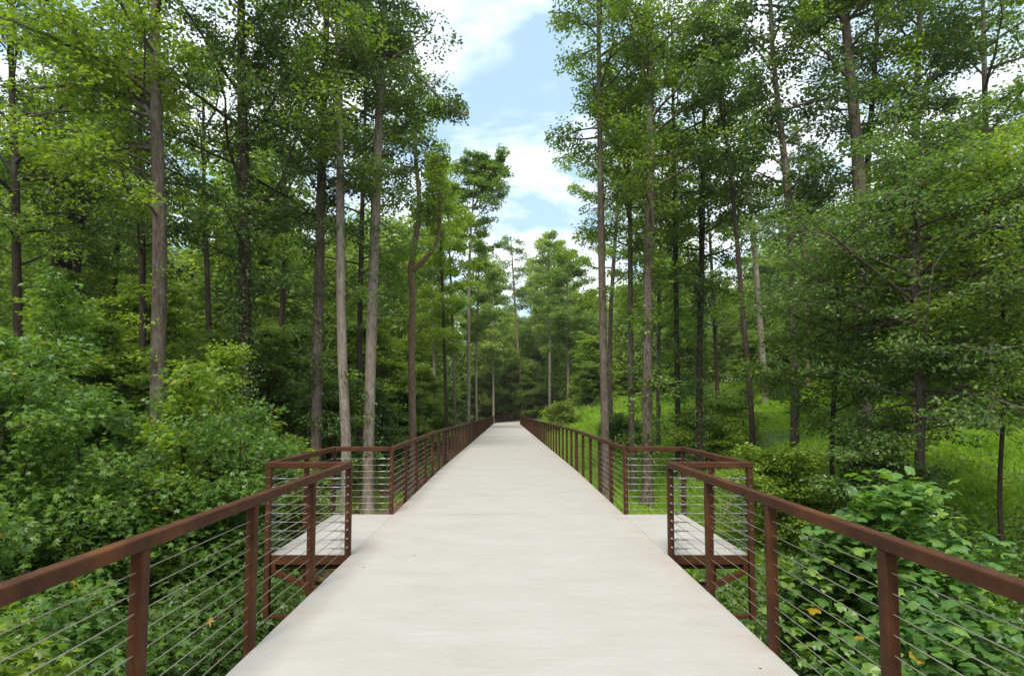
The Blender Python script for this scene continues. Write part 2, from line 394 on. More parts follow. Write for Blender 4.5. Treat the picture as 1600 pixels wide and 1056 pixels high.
# main slab in pours separated by thin joints
mb = MB()
cuts = [-9.0, Y1 - 0.003, YK, 27.2, 39.4, 51.6, 63.8, YE]
for a_, b_ in zip(cuts[:-1], cuts[1:]): slab(mb, -HW, HW, a_, b_ - 0.012)
mb.build('deck', M['concrete'], bridge)
for s in (-1, 1):
    mb = MB(); xa, xb = sorted((s * (HW + 0.003), s * (XO - 0.02)))
    slab(mb, xa, xb, Y0 + 0.02, Y1 - 0.02, 0.085); mb.build('overlook_deck', M['concrete'], bridge)
def lbar(mb, x, ya, yb, zoff, w, h):
    for (p, q) in ([(ya, YK), (YK, yb)] if ya < YK < yb else [(ya, yb)]):
        mb.bar((x, p, float(deck_z(p)) + zoff), (x, q, float(deck_z(q)) + zoff), w, h, 0.004)
for s in (-1, 1):
    mb = MB(); lbar(mb, s * (HW - 0.045), -9, YE, -0.25, 0.07, 0.235); mb.build('edge_beam', M['steel'], bridge)
    mb = MB(); lbar(mb, s * (HW - 0.30), -9, YE, -0.66, 0.02, 0.56); lbar(mb, s * (HW - 0.30), -9, YE, -0.95, 0.26, 0.022); lbar(mb, s * (HW - 0.30), -9, YE, -0.375, 0.24, 0.016)
    mb.build('girder', M['steel'], bridge)
    for yy in (Y0 + .008, Y1 - .008):
        mb = MB(); mb.bar((s*(HW + .004), yy, -0.056), (s*(XO - .036), yy, -0.056), 0.012, 0.106, 0.002); mb.build('fascia', M['steel'], bridge)
    mb = MB(); x = s * (XO - 0.065)                                      # overlook frame
    mb.bar((x, Y0 + .0, -0.145), (x, Y1, -0.145), 0.05, 0.11, 0.004)
    for yy in (Y0 + .045, (Y0+Y1)/2, Y1 - .045):
        mb.bar((s*(HW-.005), yy + (.06 if yy < 7 else -.06 if yy > 8 else 0), -0.135), (x - s*.026, yy + (.06 if yy < 7 else -.06 if yy > 8 else 0), -0.135), 0.05, 0.09, 0.004)
    mb.build('overlook_beam', M['steel'], bridge)
    for yy in (Y0 + .03, (Y0+Y1)/2, Y1 - .03):
        mb = MB(); mb.bar((s*(XO - .07), yy, -0.20), (s*(HW - .15), yy, -0.64), 0.05, 0.06, 0.004); mb.build('brace', M['steel'], bridge)
        mb = MB(); mb.bar((s*(XO - .035), yy, -0.70), (s*(HW - .18), yy, -0.70), 0.07, 0.035, 0.004); mb.build('outrigger', M['steel'], bridge)
    for (ya, yb) in ((Y0 + .1, (Y0+Y1)/2 - .05), (Y1 - .1, (Y0+Y1)/2 + .05)):
        mb = MB(); mb.bar((s*(XO - .09), ya, -0.745), (s*(HW - .1), yb, -0.745), 0.09, 0.012, 0.002); mb.build('brace', M['steel'], bridge)
for yy in np.arange(-6, YE, 3.05):
    mb = MB(); z = float(deck_z(yy)); mb.bar((-HW + .31, yy, z - .55), (HW - .31, yy, z - .55), 0.06, 0.16, 0.004); mb.build('cross_beam', M['steel'], bridge)
for yy in (16.0, 32.0, 48.0, 64.0):
    for s in (-1, 1):
        mb = MB(); z = float(deck_z(yy)) - 0.97; gz = G(s*1.5, yy) - 0.3
        mb.bar((s*1.5, yy, gz), (s*1.5, yy, z), 0.3, 0.3, 0.01); mb.build('pier', M['steel'], bridge)

# ------------------------------------------------------------------ railings
RH = 1.07; RW = 0.072; PW = 0.066
CZ = [RH - 0.176 - 0.1 * k for k in range(9)]            # nine cables
def post(parent, x, y, zb, low=-0.30, bolts=None, w=PW):
    mb = MB(); mb.bar((x, y, zb + low), (x, y, zb + RH - RW - 0.001), w, w, 0.009, np.array([1., 0, 0]))
    p = mb.build('post', M['steel'], parent)
    if bolts is not None:                                 # bolt heads on the face looking along 'bolts'
        d = np.array(bolts, float)
        for cz in CZ:
            mb = MB(); c = np.array([x, y, zb + cz]) + d * w/2
            mb.tube([c - d*.002, c + d*.006, c + d*.0075], [.0085, .0085, .004], 10)
            mb.build('bolt', M['fitting'], p)
    return p
def toprail(parent, pts):
    """one mitred handrail through the points given at its top centre line"""
    pts = np.asarray(pts, float); n = len(pts); mb = MB(); prof = []; bv = 0.010
    for sx_, sy_, a0 in ((1, 1, 0), (-1, 1, 90), (-1, -1, 180), (1, -1, 270)):
        for kk in (0, 45, 90):
            an = R(a0 + kk); prof.append((sx_*(RW/2-bv)+bv*math.cos(an), sy_*(RW/2-bv)+bv*math.sin(an) - RW/2))
    d = np.diff(pts, axis=0); d[:, 2] = 0; d /= np.linalg.norm(d, axis=1, keepdims=True)
    vs = []
    for i in range(n):
        n0 = np.array([d[max(i-1,0)][1], -d[max(i-1,0)][0], 0]); n1 = np.array([d[min(i,n-2)][1], -d[min(i,n-2)][0], 0])
        mvec = (n0 + n1); mvec /= np.linalg.norm(mvec); mvec = mvec / max(0.3, np.dot(mvec, n0))
        for (p, q) in prof: vs.append(pts[i] + mvec * p + np.array([0, 0, q]))
    k = len(prof)
    f = [(i*k + j, (i+1)*k + j, (i+1)*k + (j+1) % k, i*k + (j+1) % k) for i in range(n-1) for j in range(k)]
    f = [q[::-1] for q in f]
    f += [tuple(range(k))[::-1], tuple(range((n-1)*k, n*k))]
    mb.add(vs, f); return mb.build('top_rail', M['steel'], parent)
def cable(parent, pts, ends=''):
    """a stainless cable; ends 'a'/'b' carry a jaw-and-turnbuckle fitting"""
    pts = np.asarray(pts, float); mb = MB(); mb.tube(pts, 0.0031, 6); c = mb.build('cable', M['cable'], parent, smooth=True)
    for e in ends:
        p, q = (pts[0], pts[1]) if e == 'a' else (pts[-1], pts[-2])
        d = (q - p) / np.linalg.norm(q - p)
        m1 = MB(); m1.tube([p, p + d*.02, p + d*.028], [.0115, .0115, .007], 8)                           # socket on the post
        up = np.array([0, 0, 1.]); ang = np.linspace(0, 2*np.pi, 11)
        m1.tube([p + d*(.045 + .016*math.cos(t_)) + up*.016*math.sin(t_) for t_ in ang], .0045, 6, cap=False)   # eye
        m1.tube([p + d*.062, p + d*.075, p + d*.078, p + d*.15, p + d*.153, p + d*.18], [.005, .006, .0085, .0085, .0055, .0045], 8)
        m1.build('turnbuckle', M['fitting'], c, smooth=False)
    return c

RAILS = 'rusty steel cable railings along the bridge'
rail_mk = {}
for s, nm in ((-1, 'left'), (1, 'right')):
    x = s * XP
    oth = 'shrubs' if s < 0 else 'big-leaved tulip sapling'
    r = thing('cable_railing', f'nearest rusty steel cable railing beside the {oth}, on the {nm} of the deck', 'railing', (x, 3, 0), RAILS)
    B = lambda p, r=r: p        # parts are built in world coordinates and moved below
    r.location = (0, 0, 0)
    toprail(r, [(x, -2.1, RH), (x, Y0, RH)])
    ys = [Y0 - SP * k for k in range(0, 8)]
    for i, yy in enumerate(ys): post(r, x, yy, 0)
    for cz in CZ: cable(r, [(x, -2.0, cz), (x, Y0 - PW/2 + 0.002, cz)])
    for cz in CZ:                                        # acorn nuts where the cables end on the corner post
        m1 = MB()
        c = np.array([x, Y0, cz]); d = np.array([0, -1., 0]) 
        m1.tube([c + d*PW/2, c + d*(PW/2+.012), c + d*(PW/2+.02)], [.014, .014, .006], 8)
        m1.build('cable_nut', M['fitting'], r)
    # overlook: corner post -> out -> along -> back
    r2 = thing('cable_railing', f'rusty cable railing stepping out round the {nm} overlook beside the deck', 'railing', (0, 0, 0), RAILS)
    xo = s * XO
    e0 = s * (RW/2 + .002)
    toprail(r2, [(x + e0, Y0 , RH - .003), (xo, Y0, RH - .003), (xo, Y1, RH - .003), (x + s*(RW/2+.002), Y1, RH - .003)])
    post(r2, xo, Y0, -0.003, low=-0.72, bolts=(0, -1, 0)); post(r2, xo, (Y0+Y1)/2, -0.003, low=-0.72); post(r2, xo, Y1, -0.003, low=-0.72)
    h = PW/2
    for cz in CZ:
        cable(r2, [(x + s*h, Y0, cz - .02), (xo - s*h, Y0, cz - .02)], 'ab')
        cable(r2, [(xo, Y0 + h, cz - .01), (xo, Y1 - h, cz - .01)], 'ab')
        cable(r2, [(xo - s*h, Y1, cz - .02), (x + s*h, Y1, cz - .02)], 'ab')
    # far run
    r3 = thing('cable_railing', f'long rusty cable railing on the {nm}, from the overlook to the far bridge end', 'railing', (0, 0, 0), RAILS)
    yend = 78.0 if s < 0 else 76.2
    drift = lambda yy: 0.0
    pts = [(x, Y1, RH), (x, YK, RH), (x, yend, float(deck_z(yend)) + RH)]
    toprail(r3, pts)
    yy = Y1; i = 0
    post(r3, x, Y1, 0, bolts=(0, -1, 0))
    while yy + SP < yend + 0.3:
        yy += SP; i += 1
        z = float(deck_z(yy))
        post(r3, x, yy, z, low=-0.30)
        if i in (5, 15, 25): post(r3, x, yy + 0.13, z, low=-0.30)       # doubled posts at the expansion joints
    for cz in CZ:
        cable(r3, [(x, Y1 + h, cz), (x, YK, cz), (x, yend, cz + float(deck_z(yend)))])
# curved end railing
r4 = thing('cable_railing', 'short rusty railing curving right across the far end of the bridge', 'railing', (0, 0, 0), RAILS)
pts = []
for k in range(0, 11):
    a = R(6 * k); rr = CEN[0] + XP
    pts.append((CEN[0] - rr * math.cos(a), 78.0 + rr * math.sin(a) + (0.04 if k == 0 else 0), path_z(10.85 * a) + RH))
toprail(r4, pts)
for p in pts: post(r4, p[0], p[1] + (0.04 if p is pts[0] else 0), p[2] - RH, low=-0.2)
for cz in CZ: cable(r4, [(p[0], p[1], p[2] - RH + cz) for p in pts])

# ------------------------------------------------------------------ foliage
def leaf_shape(kind):
    if kind == 'quad':
        return np.array([(0, 0, 0), (.36, .42, .07), (0, 1, -.06), (-.36, .42, .07)]), [(0, 1, 2, 3)]
    if kind == 'oval':
        return np.array([(0, 0, 0), (.25, .28, .05), (.26, .62, .04), (0, 1.0, -.08), (-.26, .62, .04), (-.25, .28, .05)]), [(0, 1, 2, 3), (0, 3, 4, 5)]
    if kind == 'star':       # five pointed lobes
        a = [(-.0, .0, 0)]
        for k, (ang, l) in enumerate(((-115, .55), (-85, .26), (-58, .82), (-30, .34), (0, 1.0), (30, .34), (58, .82), (85, .26), (115, .55))):
            a.append((math.sin(R(ang)) * l * .72, .28 + math.cos(R(ang)) * l * .72, -.10 * (l > .5) * l))
        v = np.array(a); v[0] = (0, .02, .03)
        return v, [(0, i, i + 1) for i in range(1, 9)]
    if kind == 'tulip':      # four blunt lobes and a notched tip
        p = [(0, 0, .0), (.22, .02, .02), (.52, .16, -.07), (.40, .40, .02), (.50, .66, -.07), (.22, .82, .02), (0, .74, .05), (-.22, .82, .02), (-.50, .66, -.07), (-.40, .40, .02), (-.52, .16, -.07), (-.22, .02, .02)]
        c = len(p); p.append((0, .42, .07))
        return np.array(p), [(c, i, (i + 1) % c) for i in range(c)]
    if kind == 'blade':
        return np.array([(-.025, 0, 0), (.025, 0, 0), (.02, .55, .05), (0, 1, .22), (-.02, .55, .05)]), [(0, 1, 2, 3, 4)]
SHAPES = {k: leaf_shape(k) for k in ('quad', 'oval', 'star', 'tulip', 'blade')}

def add_leaves(mb, pos, outdir, size, kind='quad', tilt=0.5, tint=None, mat=0, droop=0.25):
    """pos (n,3); outdir (n,3) rough growth direction; leaves lie near horizontal with a random tilt"""
    n = len(pos)
    if n == 0: return
    sv, sf = SHAPES[kind]
    f = outdir + rng.normal(0, 0.55, (n, 3)); f[:, 2] = f[:, 2] * 0.5 - droop * rng.uniform(0, 1.6, n)
    f /= np.linalg.norm(f, axis=1, keepdims=True)
    up = np.array([0, 0, 1.0]) + rng.normal(0, tilt, (n, 3)); 
    r = np.cross(f, up); r /= np.maximum(np.linalg.norm(r, axis=1, keepdims=True), 1e-6)
    u = np.cross(r, f)
    sz = (size * rng.uniform(0.65, 1.25, n))[:, None, None]
    v = pos[:, None, :] + sz * (sv[None, :, 0:1] * r[:, None, :] + sv[None, :, 1:2] * f[:, None, :] + sv[None, :, 2:3] * u[:, None, :])
    k = len(sv)
    base = (np.arange(n) * k)[:, None, None]
    groups = {}
    for fc in sf: groups.setdefault(len(fc), []).append(fc)
    if tint is None: tint = rng.uniform(0, 1, n)
    tv = np.repeat(tint, k)
    v = v.reshape(-1, 3); first = True
    n0 = mb.n
    for ln, fs in groups.items():
        fa = (base + np.array(fs)[None]).reshape(-1, ln)
        if first: mb.add(v, fa, tint=tv, mat=mat); first = False
        else:
            mb.loops.append((fa + n0).ravel()); mb.tot.append(np.full(len(fa), ln)); mb.mat.append(np.full(len(fa), mat))

def clear_of_bridge(p, over=None):
    """keeps the air above the bridge open"""
    x, y, z = p[:, 0], p[:, 1], p[:, 2]
    hw = np.interp(y, [0, 12, 30, 60, 92], [2.5, 2.7, 2.9, 3.0, 2.6])
    hi = (z > 8.5) & (y > 30)
    hw = np.where(hi, np.where(x < 0, np.interp(y, [30, 42], [2.9, .5]), np.interp(y, [30, 42], [2.9, 2.2])), hw)
    bay = (y > Y0 - .5) & (y < Y1 + .5)
    hw = np.where(bay & (z < 2.2), 3.1, hw)
    inside = (np.abs(x) < hw) & (z > -0.6) & (y < 79)
    inside |= (np.abs(x) < 2.2) & (z > -1.4) & (z < 8.5) & (y < 79)
    inside |= (np.hypot(x - CEN[0], y - 78) < CEN[0] + 2.4) & (np.hypot(x - CEN[0], y - 78) > CEN[0] - 2.4) & (y >= 78) & (z < 4) & (x < 8)
    # nothing right in front of the lens
    inside |= (y < 2.2) & (np.abs(x) < 3.2) & (z > -1.2)
    return ~inside

def smooth_path(ctrl, step=0.5):
    """Catmull-Rom through the control points"""
    c = np.asarray(ctrl, float)
    P = np.vstack([2*c[0]-c[1], c, 2*c[-1]-c[-2]]); outp = []
    for i in range(1, len(P)-2):
        p0, p1, p2, p3 = P[i-1], P[i], P[i+1], P[i+2]
        n = max(2, int(np.linalg.norm(p2-p1)/step)); t_ = np.linspace(0, 1, n, endpoint=False)[:, None]
        outp.append(0.5*((2*p1)+(-p0+p2)*t_+(2*p0-5*p1+4*p2-p3)*t_**2+(-p0+3*p1-3*p2+p3)*t_**3))
    outp.append(c[-1:]); return np.vstack(outp)

def limb(mb, p0, d, length, r0, n=6, up=0.25, wob=0.12, sides=6, mat=0):
    pts = [p0]; d = d / np.linalg.norm(d); p = p0.copy()
    for i in range(n):
        d = d + rng.normal(0, wob, 3) + np.array([0, 0, up/n]); d /= np.linalg.norm(d)
        p = p + d * length / n; pts.append(p)
    pts = np.array(pts); mb.tube(pts, np.linspace(r0, max(0.006, r0*.2), n+1), sides, cap=False, mat=mat)
    return pts

def crown(wood, fol, trunk, rad, z0, z1, nb, reach, leaf=0.13, kind='quad', nper=20, twigs=6, spray=0.42, prof=None, elev=(15, 50), bias=None, keep=None, epi=0, sprays_per_twig=3, tilt=0.85, mat=0, thick=0.6, droop=0.4):
    """limbs, twigs and leaf sprays along a trunk polyline between heights z0 and z1"""
    tz = trunk[:, 2]; az = rng.uniform(0, 6.28); cen = []; outs = []
    for i in range(nb):
        u = (i + rng.uniform(0, 1)) / nb; z = z0 + (z1 - z0) * u
        k = int(np.clip(np.searchsorted(tz, z), 1, len(tz)-1)); p0 = trunk[k-1] + (trunk[k]-trunk[k-1]) * np.clip((z - tz[k-1])/max(1e-6, tz[k]-tz[k-1]), 0, 1)
        az += 2.4 + rng.normal(0, .5)
        a = az
        if bias is not None and rng.random() < 0.55: a = bias + rng.normal(0, 0.7)
        pr = prof(u) if prof else (0.55 + 0.45 * math.sin(min(1, u*1.15) * math.pi)) * (1 - 0.25*u)
        Lb = reach * pr * rng.uniform(0.6, 1.15)
        el = R(rng.uniform(*elev)) * (0.6 + 0.8*u)
        for tries in range(7):
            d = np.array([math.cos(a)*math.cos(el), math.sin(a)*math.cos(el), math.sin(el)])
            probe = p0 + d * (Lb * np.array([.5, .8, 1.0]))[:, None]
            free = clear_of_bridge(probe)
            if keep is not None: free |= keep(probe)
            if free.all(): break
            a = rng.uniform(0, 6.28); Lb *= .93
        if not free.all(): continue
        pts = limb(wood, p0, d, Lb, min(rad*.42, 0.012 + 0.013*Lb), n=6, up=rng.uniform(-.5, .35), wob=.14, sides=5)
        nt_ = max(2, int(twigs * (0.5 + Lb/reach*.6)))
        for j in range(nt_):
            s_ = 0.22 + 0.78 * (j + rng.random()) / nt_; q = s_ * 6; k2 = min(5, int(q)); b0 = pts[k2] + (pts[k2+1]-pts[k2])*(q-k2)
            dd = pts[k2+1]-pts[k2]; dd /= np.linalg.norm(dd)
            sidev = np.cross(dd, [0, 0, 1.0]); sidev /= max(1e-6, np.linalg.norm(sidev))
            sg = 1 if j % 2 else -1
            td = dd * rng.uniform(.3, .9) + sidev * sg * rng.uniform(.4, 1.1) + np.array([0, 0, rng.uniform(-.35, .45)])
            tl = rng.uniform(.4, 1.0) * min(2.2, Lb * .45)
            te = (b0 + td / np.linalg.norm(td) * tl)[None]
            if not (clear_of_bridge(te)[0] or (keep is not None and keep(te)[0])): continue
            tp = limb(wood, b0, td, tl, 0.010 + .004*tl, n=3, up=-.1, wob=.15, sides=4)
            o_ = tp[-1]-tp[0]; o_ /= np.linalg.norm(o_)
            for m_ in range(sprays_per_twig):
                w_ = (m_ + rng.uniform(.4, 1.1)) / sprays_per_twig; w_ = min(1, w_); q2 = w_*3; k3 = min(2, int(q2))
                cen.append(tp[k3] + (tp[k3+1]-tp[k3])*(q2-k3) + rng.normal(0, .08, 3)); outs.append(o_)
        cen.append(pts[-1]); outs.append(dd)
    for i in range(epi):                      # short leafy shoots straight off the trunk
        z = rng.uniform(z0*0.0 + tz[0] + 1.5, min(z1, tz[-1])); k = int(np.clip(np.searchsorted(tz, z), 1, len(tz)-1)); a = rng.uniform(0, 6.28)
        o_ = np.array([math.cos(a), math.sin(a), .2]); ll = rng.uniform(.15, .9)
        wood.tube(np.array([trunk[k], trunk[k] + o_*ll*.5, trunk[k] + o_*ll]), [.012, .009, .005], 4, cap=False)
        for q in (0.6, 1.0): cen.append(trunk[k] + o_*ll*q); outs.append(o_)
    nper = int(nper * 1.6)
    cen = np.array(cen); outs = np.array(outs)
    n = len(cen) * nper
    idx = np.repeat(np.arange(len(cen)), nper)
    scl = spray * rng.uniform(.7, 1.4, len(cen))
    off = rng.normal(0, 1, (n, 3)); off *= (rng.uniform(0.1, 1, n) ** .5 / np.linalg.norm(off, axis=1))[:, None]
    off[:, 2] *= thick
    # each spray plane tips a little away from its twig
    pos = cen[idx] + off * scl[idx][:, None]
    pos[:, 2] += -0.18 * np.hypot(off[:, 0], off[:, 1]) * scl[idx]
    hor = off.copy(); hor[:, 2] = 0
    od = outs[idx] * .6 + hor
    ok = clear_of_bridge(pos) if keep is None else (clear_of_bridge(pos) | keep(pos))
    ok &= pos[:, 2] > ground(pos[:, 0], pos[:, 1]) + 0.03
    sprtint = rng.normal(0, .12, len(cen))
    tint = np.clip(rng.uniform(0, 1, n) * .8 + .1 + sprtint[idx], 0, 0.985); tint = np.where(rng.random(n) < .003, 1.0, tint)
    add_leaves(fol, pos[ok], od[ok], leaf, kind, tilt, tint[ok], mat, droop)

def px_trunk(pts, depth, extra=0.0, base=None):
    """trunk centre line through photo pixels at one depth, rooted on the ground below the lowest"""
    w = [at(px, py, depth + dd) for (px, py, dd) in [(p + (0,))[:3] if len(p) == 2 else p for p in pts]]
    w.sort(key=lambda p: p[2])
    x, y = w[0][0], w[0][1]; gz = G(x, y)
    if w[0][2] > gz + 0.6: w.insert(0, np.array([x - (w[1][0]-w[0][0])*.1, y, gz - 0.15]))
    else: w[0][2] = gz - 0.15
    if extra > 0:
        d = w[-1] - w[-2]; d /= np.linalg.norm(d); d = d*.6 + np.array([0, 0, .6]); w.append(w[-1] + d*extra)
    return smooth_path(w, 0.45)

TREES = 'trees standing on both sides of the bridge'
def tree(name, label, pts, depth, dia, bark, leafm, z0, z1, nb, reach, ivy=0, forks=(), extra=4.0, keep=None, epi=0, leaf=0.13, top_r=0.3, **kw):
    tr = px_trunk(pts, depth, extra)
    if nb: tr = tr[tr[:, 2] <= z1 + 0.5]
    base = tr[0].copy(); base[2] += 0.15
    root = thing(name, label, 'tree', base, TREES)
    wood = MB(); n = len(tr)
    h = tr[:, 2] - tr[0][2]
    rad = dia/2 * np.interp(h / h[-1], [0, .5, 1], [1, .82, top_r])
    rad = rad * (1 + 0.7 * np.exp(-h / 0.35))
    wood.tube(tr, rad, 16 if depth < 30 else 9, cap=False, rough=0.05)
    fol = MB()
    for (fp, fd, fr) in forks:                # leading forks traced like the trunk
        ft = smooth_path([at(a[0], a[1], depth + (a[2] if len(a) > 2 else 0)) for a in fp], .4)
        j_ = int(np.argmin(np.linalg.norm(tr - ft[0], axis=1))); ft[0] = tr[j_]
        wood.tube(ft, np.linspace(fr, fr*.45, len(ft)), 9, cap=False, rough=.05)
        if fd: crown(wood, fol, ft, fr, ft[0][2] + (ft[-1][2]-ft[0][2])*.3, ft[-1][2], int(fd), reach*.55, leaf=leaf, keep=keep, **kw)
    if nb: crown(wood, fol, tr, dia/2, z0, min(z1, tr[-1][2]), nb, reach, leaf=leaf, keep=keep, epi=epi, **kw)
    wood.build('trunk', M[bark], root, smooth=True, loc=base)
    if fol.n: fol.build('crown', M[leafm], root, loc=base)
    if ivy:
        iv = MB(); k = rng.integers(0, n-1, ivy); hh = rng.beta(1.1, 1.5, ivy) * (n*.75)
        k = np.clip(hh.astype(int), 0, n-1); a = rng.uniform(0, 6.28, ivy)
        o_ = np.stack([np.cos(a), np.sin(a), np.zeros(ivy)], -1)
        pos = tr[k] + o_ * (rad[k] + rng.exponential(.09, ivy))[:, None] + rng.normal(0, .12, (ivy, 3)) * [0.3, .3, 1]
        add_leaves(iv, pos, o_, 0.10, 'quad', .8, droop=.9)
        iv.build('ivy', M['leaf_dark'], root, loc=base)
    return root

def shrub_mesh(h, spread, nb, leaf, kind, nper, stems=4, twigs=5, spray=.34, elev=(15, 55), tilt=.5, thick=.4, prof=None):
    """a many-stemmed shrub or sapling about its own origin; returns wood and foliage collectors"""
    wood, fol = MB(), MB()
    for s in range(stems):
        a = rng.uniform(0, 6.28); lean = rng.uniform(.05, .35) * spread if stems > 1 else .05
        top = np.array([math.cos(a)*lean, math.sin(a)*lean, h * rng.uniform(.75, 1.0)])
        mid = top * [.35, .35, .5] + rng.normal(0, .08, 3)
        tr = smooth_path([np.array([math.cos(a)*.08, math.sin(a)*.08, -.1]), mid, top], .3)
        wood.tube(tr, np.linspace(.02 + .007*h, .008, len(tr)), 7, cap=False, rough=.05)
        crown(wood, fol, tr, .02 + .006*h, h*.12, tr[-1][2], max(3, nb//stems), spread, leaf=leaf, kind=kind, nper=nper, twigs=twigs, spray=spray, elev=elev, tilt=tilt, thick=thick, prof=prof,
              keep=lambda p: np.ones(len(p), bool))
    return wood, fol

# ------------------------------------------------------------------ the trees one can tell apart
over_l = lambda p: (p[:, 0] < -1.5) & (p[:, 2] > 9.5)
over_r = lambda p: (p[:, 0] > 1.7) & (p[:, 2] > 9.5)
T = 'deciduous_tree'
# left of the bridge
tree(T, 'big straight grey-brown trunk left of the bridge, forking high under bright spreading leaves', [(246,700),(247,560),(250,400),(246,250),(243,120),(243,-20)], 15.5, .42, 'bark', 'leaf_fresh', 7, 20, 34, 5.2, epi=20, bias=R(200), forks=[([(240,190),(215,150),(170,128),(110,132),(40,140)], 8, .09)])
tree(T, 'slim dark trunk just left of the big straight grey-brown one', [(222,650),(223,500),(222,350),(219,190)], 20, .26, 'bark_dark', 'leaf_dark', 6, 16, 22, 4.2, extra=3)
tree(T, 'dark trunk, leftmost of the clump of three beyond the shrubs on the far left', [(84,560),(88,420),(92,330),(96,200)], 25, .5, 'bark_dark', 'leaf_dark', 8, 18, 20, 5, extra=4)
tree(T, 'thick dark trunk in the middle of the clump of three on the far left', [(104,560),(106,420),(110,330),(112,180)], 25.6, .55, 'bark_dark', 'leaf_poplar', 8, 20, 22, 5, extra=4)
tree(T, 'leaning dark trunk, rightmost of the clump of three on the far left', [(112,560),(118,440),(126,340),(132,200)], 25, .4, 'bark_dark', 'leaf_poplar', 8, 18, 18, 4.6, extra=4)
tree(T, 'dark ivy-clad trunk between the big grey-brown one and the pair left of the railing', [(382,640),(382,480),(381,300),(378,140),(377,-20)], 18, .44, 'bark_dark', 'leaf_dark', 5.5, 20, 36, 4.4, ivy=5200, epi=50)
tree(T, 'dark brown trunk leaning slightly right, left neighbour of the straight mossy pair', [(495,655),(497,500),(501,330),(505,180),(510,40),(512,-20)], 20, .40, 'bark', 'leaf_dark', 7, 21, 32, 4.2, epi=40, ivy=500)
tree(T, 'slender grey trunk just left of the pale grey trunk that stands by the left overlook', [(541,700),(535,560),(532,380),(531,220),(529,70)], 19, .36, 'bark_pale', 'leaf_poplar', 9, 20, 26, 3.8, epi=12, extra=3)
tree(T, 'tall pale grey trunk leaning right, seen behind the left overlook railing', [(575,760),(577,660),(582,470),(588,300),(594,150),(600,20),(603,-40)], 20, .42, 'bark_pale', 'leaf_dark', 9.5, 21, 34, 3.9, epi=30, keep=over_l, forks=[([(598,95),(628,100),(655,120),(690,155),(728,180)], 10, .08)])
tree(T, 'crooked reddish tree forking in two below a sparse crown, left of the railing', [(645,690),(643,560),(645,460),(641,425),(648,385),(655,320),(650,250)], 27, .38, 'bark_red', 'leaf_fresh', 14, 19, 14, 2.7, extra=3, forks=[([(645,425),(660,408),(680,385),(687,350),(688,290),(694,240)], 12, .12)])
tree(T, 'thin pale trunk with a narrow upswept crown, tallest beside the sky gap on the left', [(732,665),(732,560),(733,440),(736,360),(742,280)], 48, .32, 'bark_pale', 'leaf_poplar', 14.5, 26, 36, 4.3, leaf=.2, extra=2, elev=(10, 40), keep=lambda p: (p[:, 0] < .6) & (p[:, 2] > 12), forks=[([(738,330),(752,300),(768,270),(778,250)], 16, .1)])
tree(T, 'dark-stemmed slim tree between the crooked reddish one and the thin pale trunk', [(698,660),(694,540),(690,420),(684,340)], 36, .24, 'bark_dark', 'leaf_fresh', 5, 18, 26, 2.8, leaf=.17)
tree(T, 'thin grey trunk directly left of the thin pale one beside the sky gap', [(711,662),(709,580),(706,480),(702,380)], 42, .24, 'bark', 'leaf_fresh', 8, 20, 22, 2.8, leaf=.18)
tree(T, 'thin pale stem close to the long left railing, right of the thin pale tall trunk', [(745,662),(744,590),(746,500),(748,420)], 55, .24, 'bark_pale', 'leaf_poplar', 8, 20, 20, 3, leaf=.2)
tree(T, 'slim brown trunk between the slender grey and the pale grey trunks', [(562,690),(562,520),(566,330),(571,160)], 26, .28, 'bark_dark', 'leaf_poplar', 6, 22, 30, 4, leaf=.15)
tree(T, 'pale thin trunk standing behind the crooked reddish tree', [(680,650),(679,600),(677,520),(672,430)], 44, .26, 'bark_pale', 'leaf_poplar', 6, 19, 20, 3.2, leaf=.18)
tree(T, 'dark trunk half hidden in leaves between the ivy-clad trunk and the leaning brown one', [(442,650),(440,520),(446,360),(440,200)], 29, .32, 'bark_dark', 'leaf_poplar', 7, 22, 28, 5, leaf=.16)
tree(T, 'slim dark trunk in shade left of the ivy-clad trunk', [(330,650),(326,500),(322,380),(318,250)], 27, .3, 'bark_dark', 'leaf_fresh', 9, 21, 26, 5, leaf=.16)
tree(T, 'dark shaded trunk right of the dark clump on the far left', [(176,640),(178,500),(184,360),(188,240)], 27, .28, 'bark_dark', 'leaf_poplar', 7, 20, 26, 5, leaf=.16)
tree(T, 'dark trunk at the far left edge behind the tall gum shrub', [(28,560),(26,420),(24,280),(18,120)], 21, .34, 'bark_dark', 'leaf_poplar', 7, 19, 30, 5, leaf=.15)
# end of the bridge
tree('pine_tree', 'tall thin pine with a tufted top, leaning left above the end of the bridge', [(817,640),(812,580),(806,500),(802,430),(798,372)], 94, .55, 'bark_red', 'leaf_blue', 18, 31, 26, 4.4, leaf=.26, extra=0, spray=.65, nper=11, elev=(0, 28))
tree(T, 'slim pale straight trunk right of the pine at the end of the bridge', [(859,650),(859,560),(858,460),(858,390)], 84, .48, 'bark_pale', 'leaf_pale', 13, 28, 30, 4, leaf=.3, spray=.7, prof=lambda u: .45 + .6*math.sin(min(1, u + .08)*3.0))
tree(T, 'slim pale trunk standing in tall weeds, right of the straight pale trunk by the path', [(888,640),(888,560),(887,480),(886,420)], 74, .40, 'bark_pale', 'leaf_poplar', 8, 22, 30, 4, leaf=.28, spray=.65, prof=lambda u: .45 + .6*math.sin(min(1, u + .08)*3.0))
tree(T, 'thin pale stem in front of the far woods, left of the pine', [(771,650),(771,600),(770,540),(771,460)], 80, .32, 'bark_pale', 'leaf_pale', 7, 22, 28, 4, leaf=.28, spray=.65)
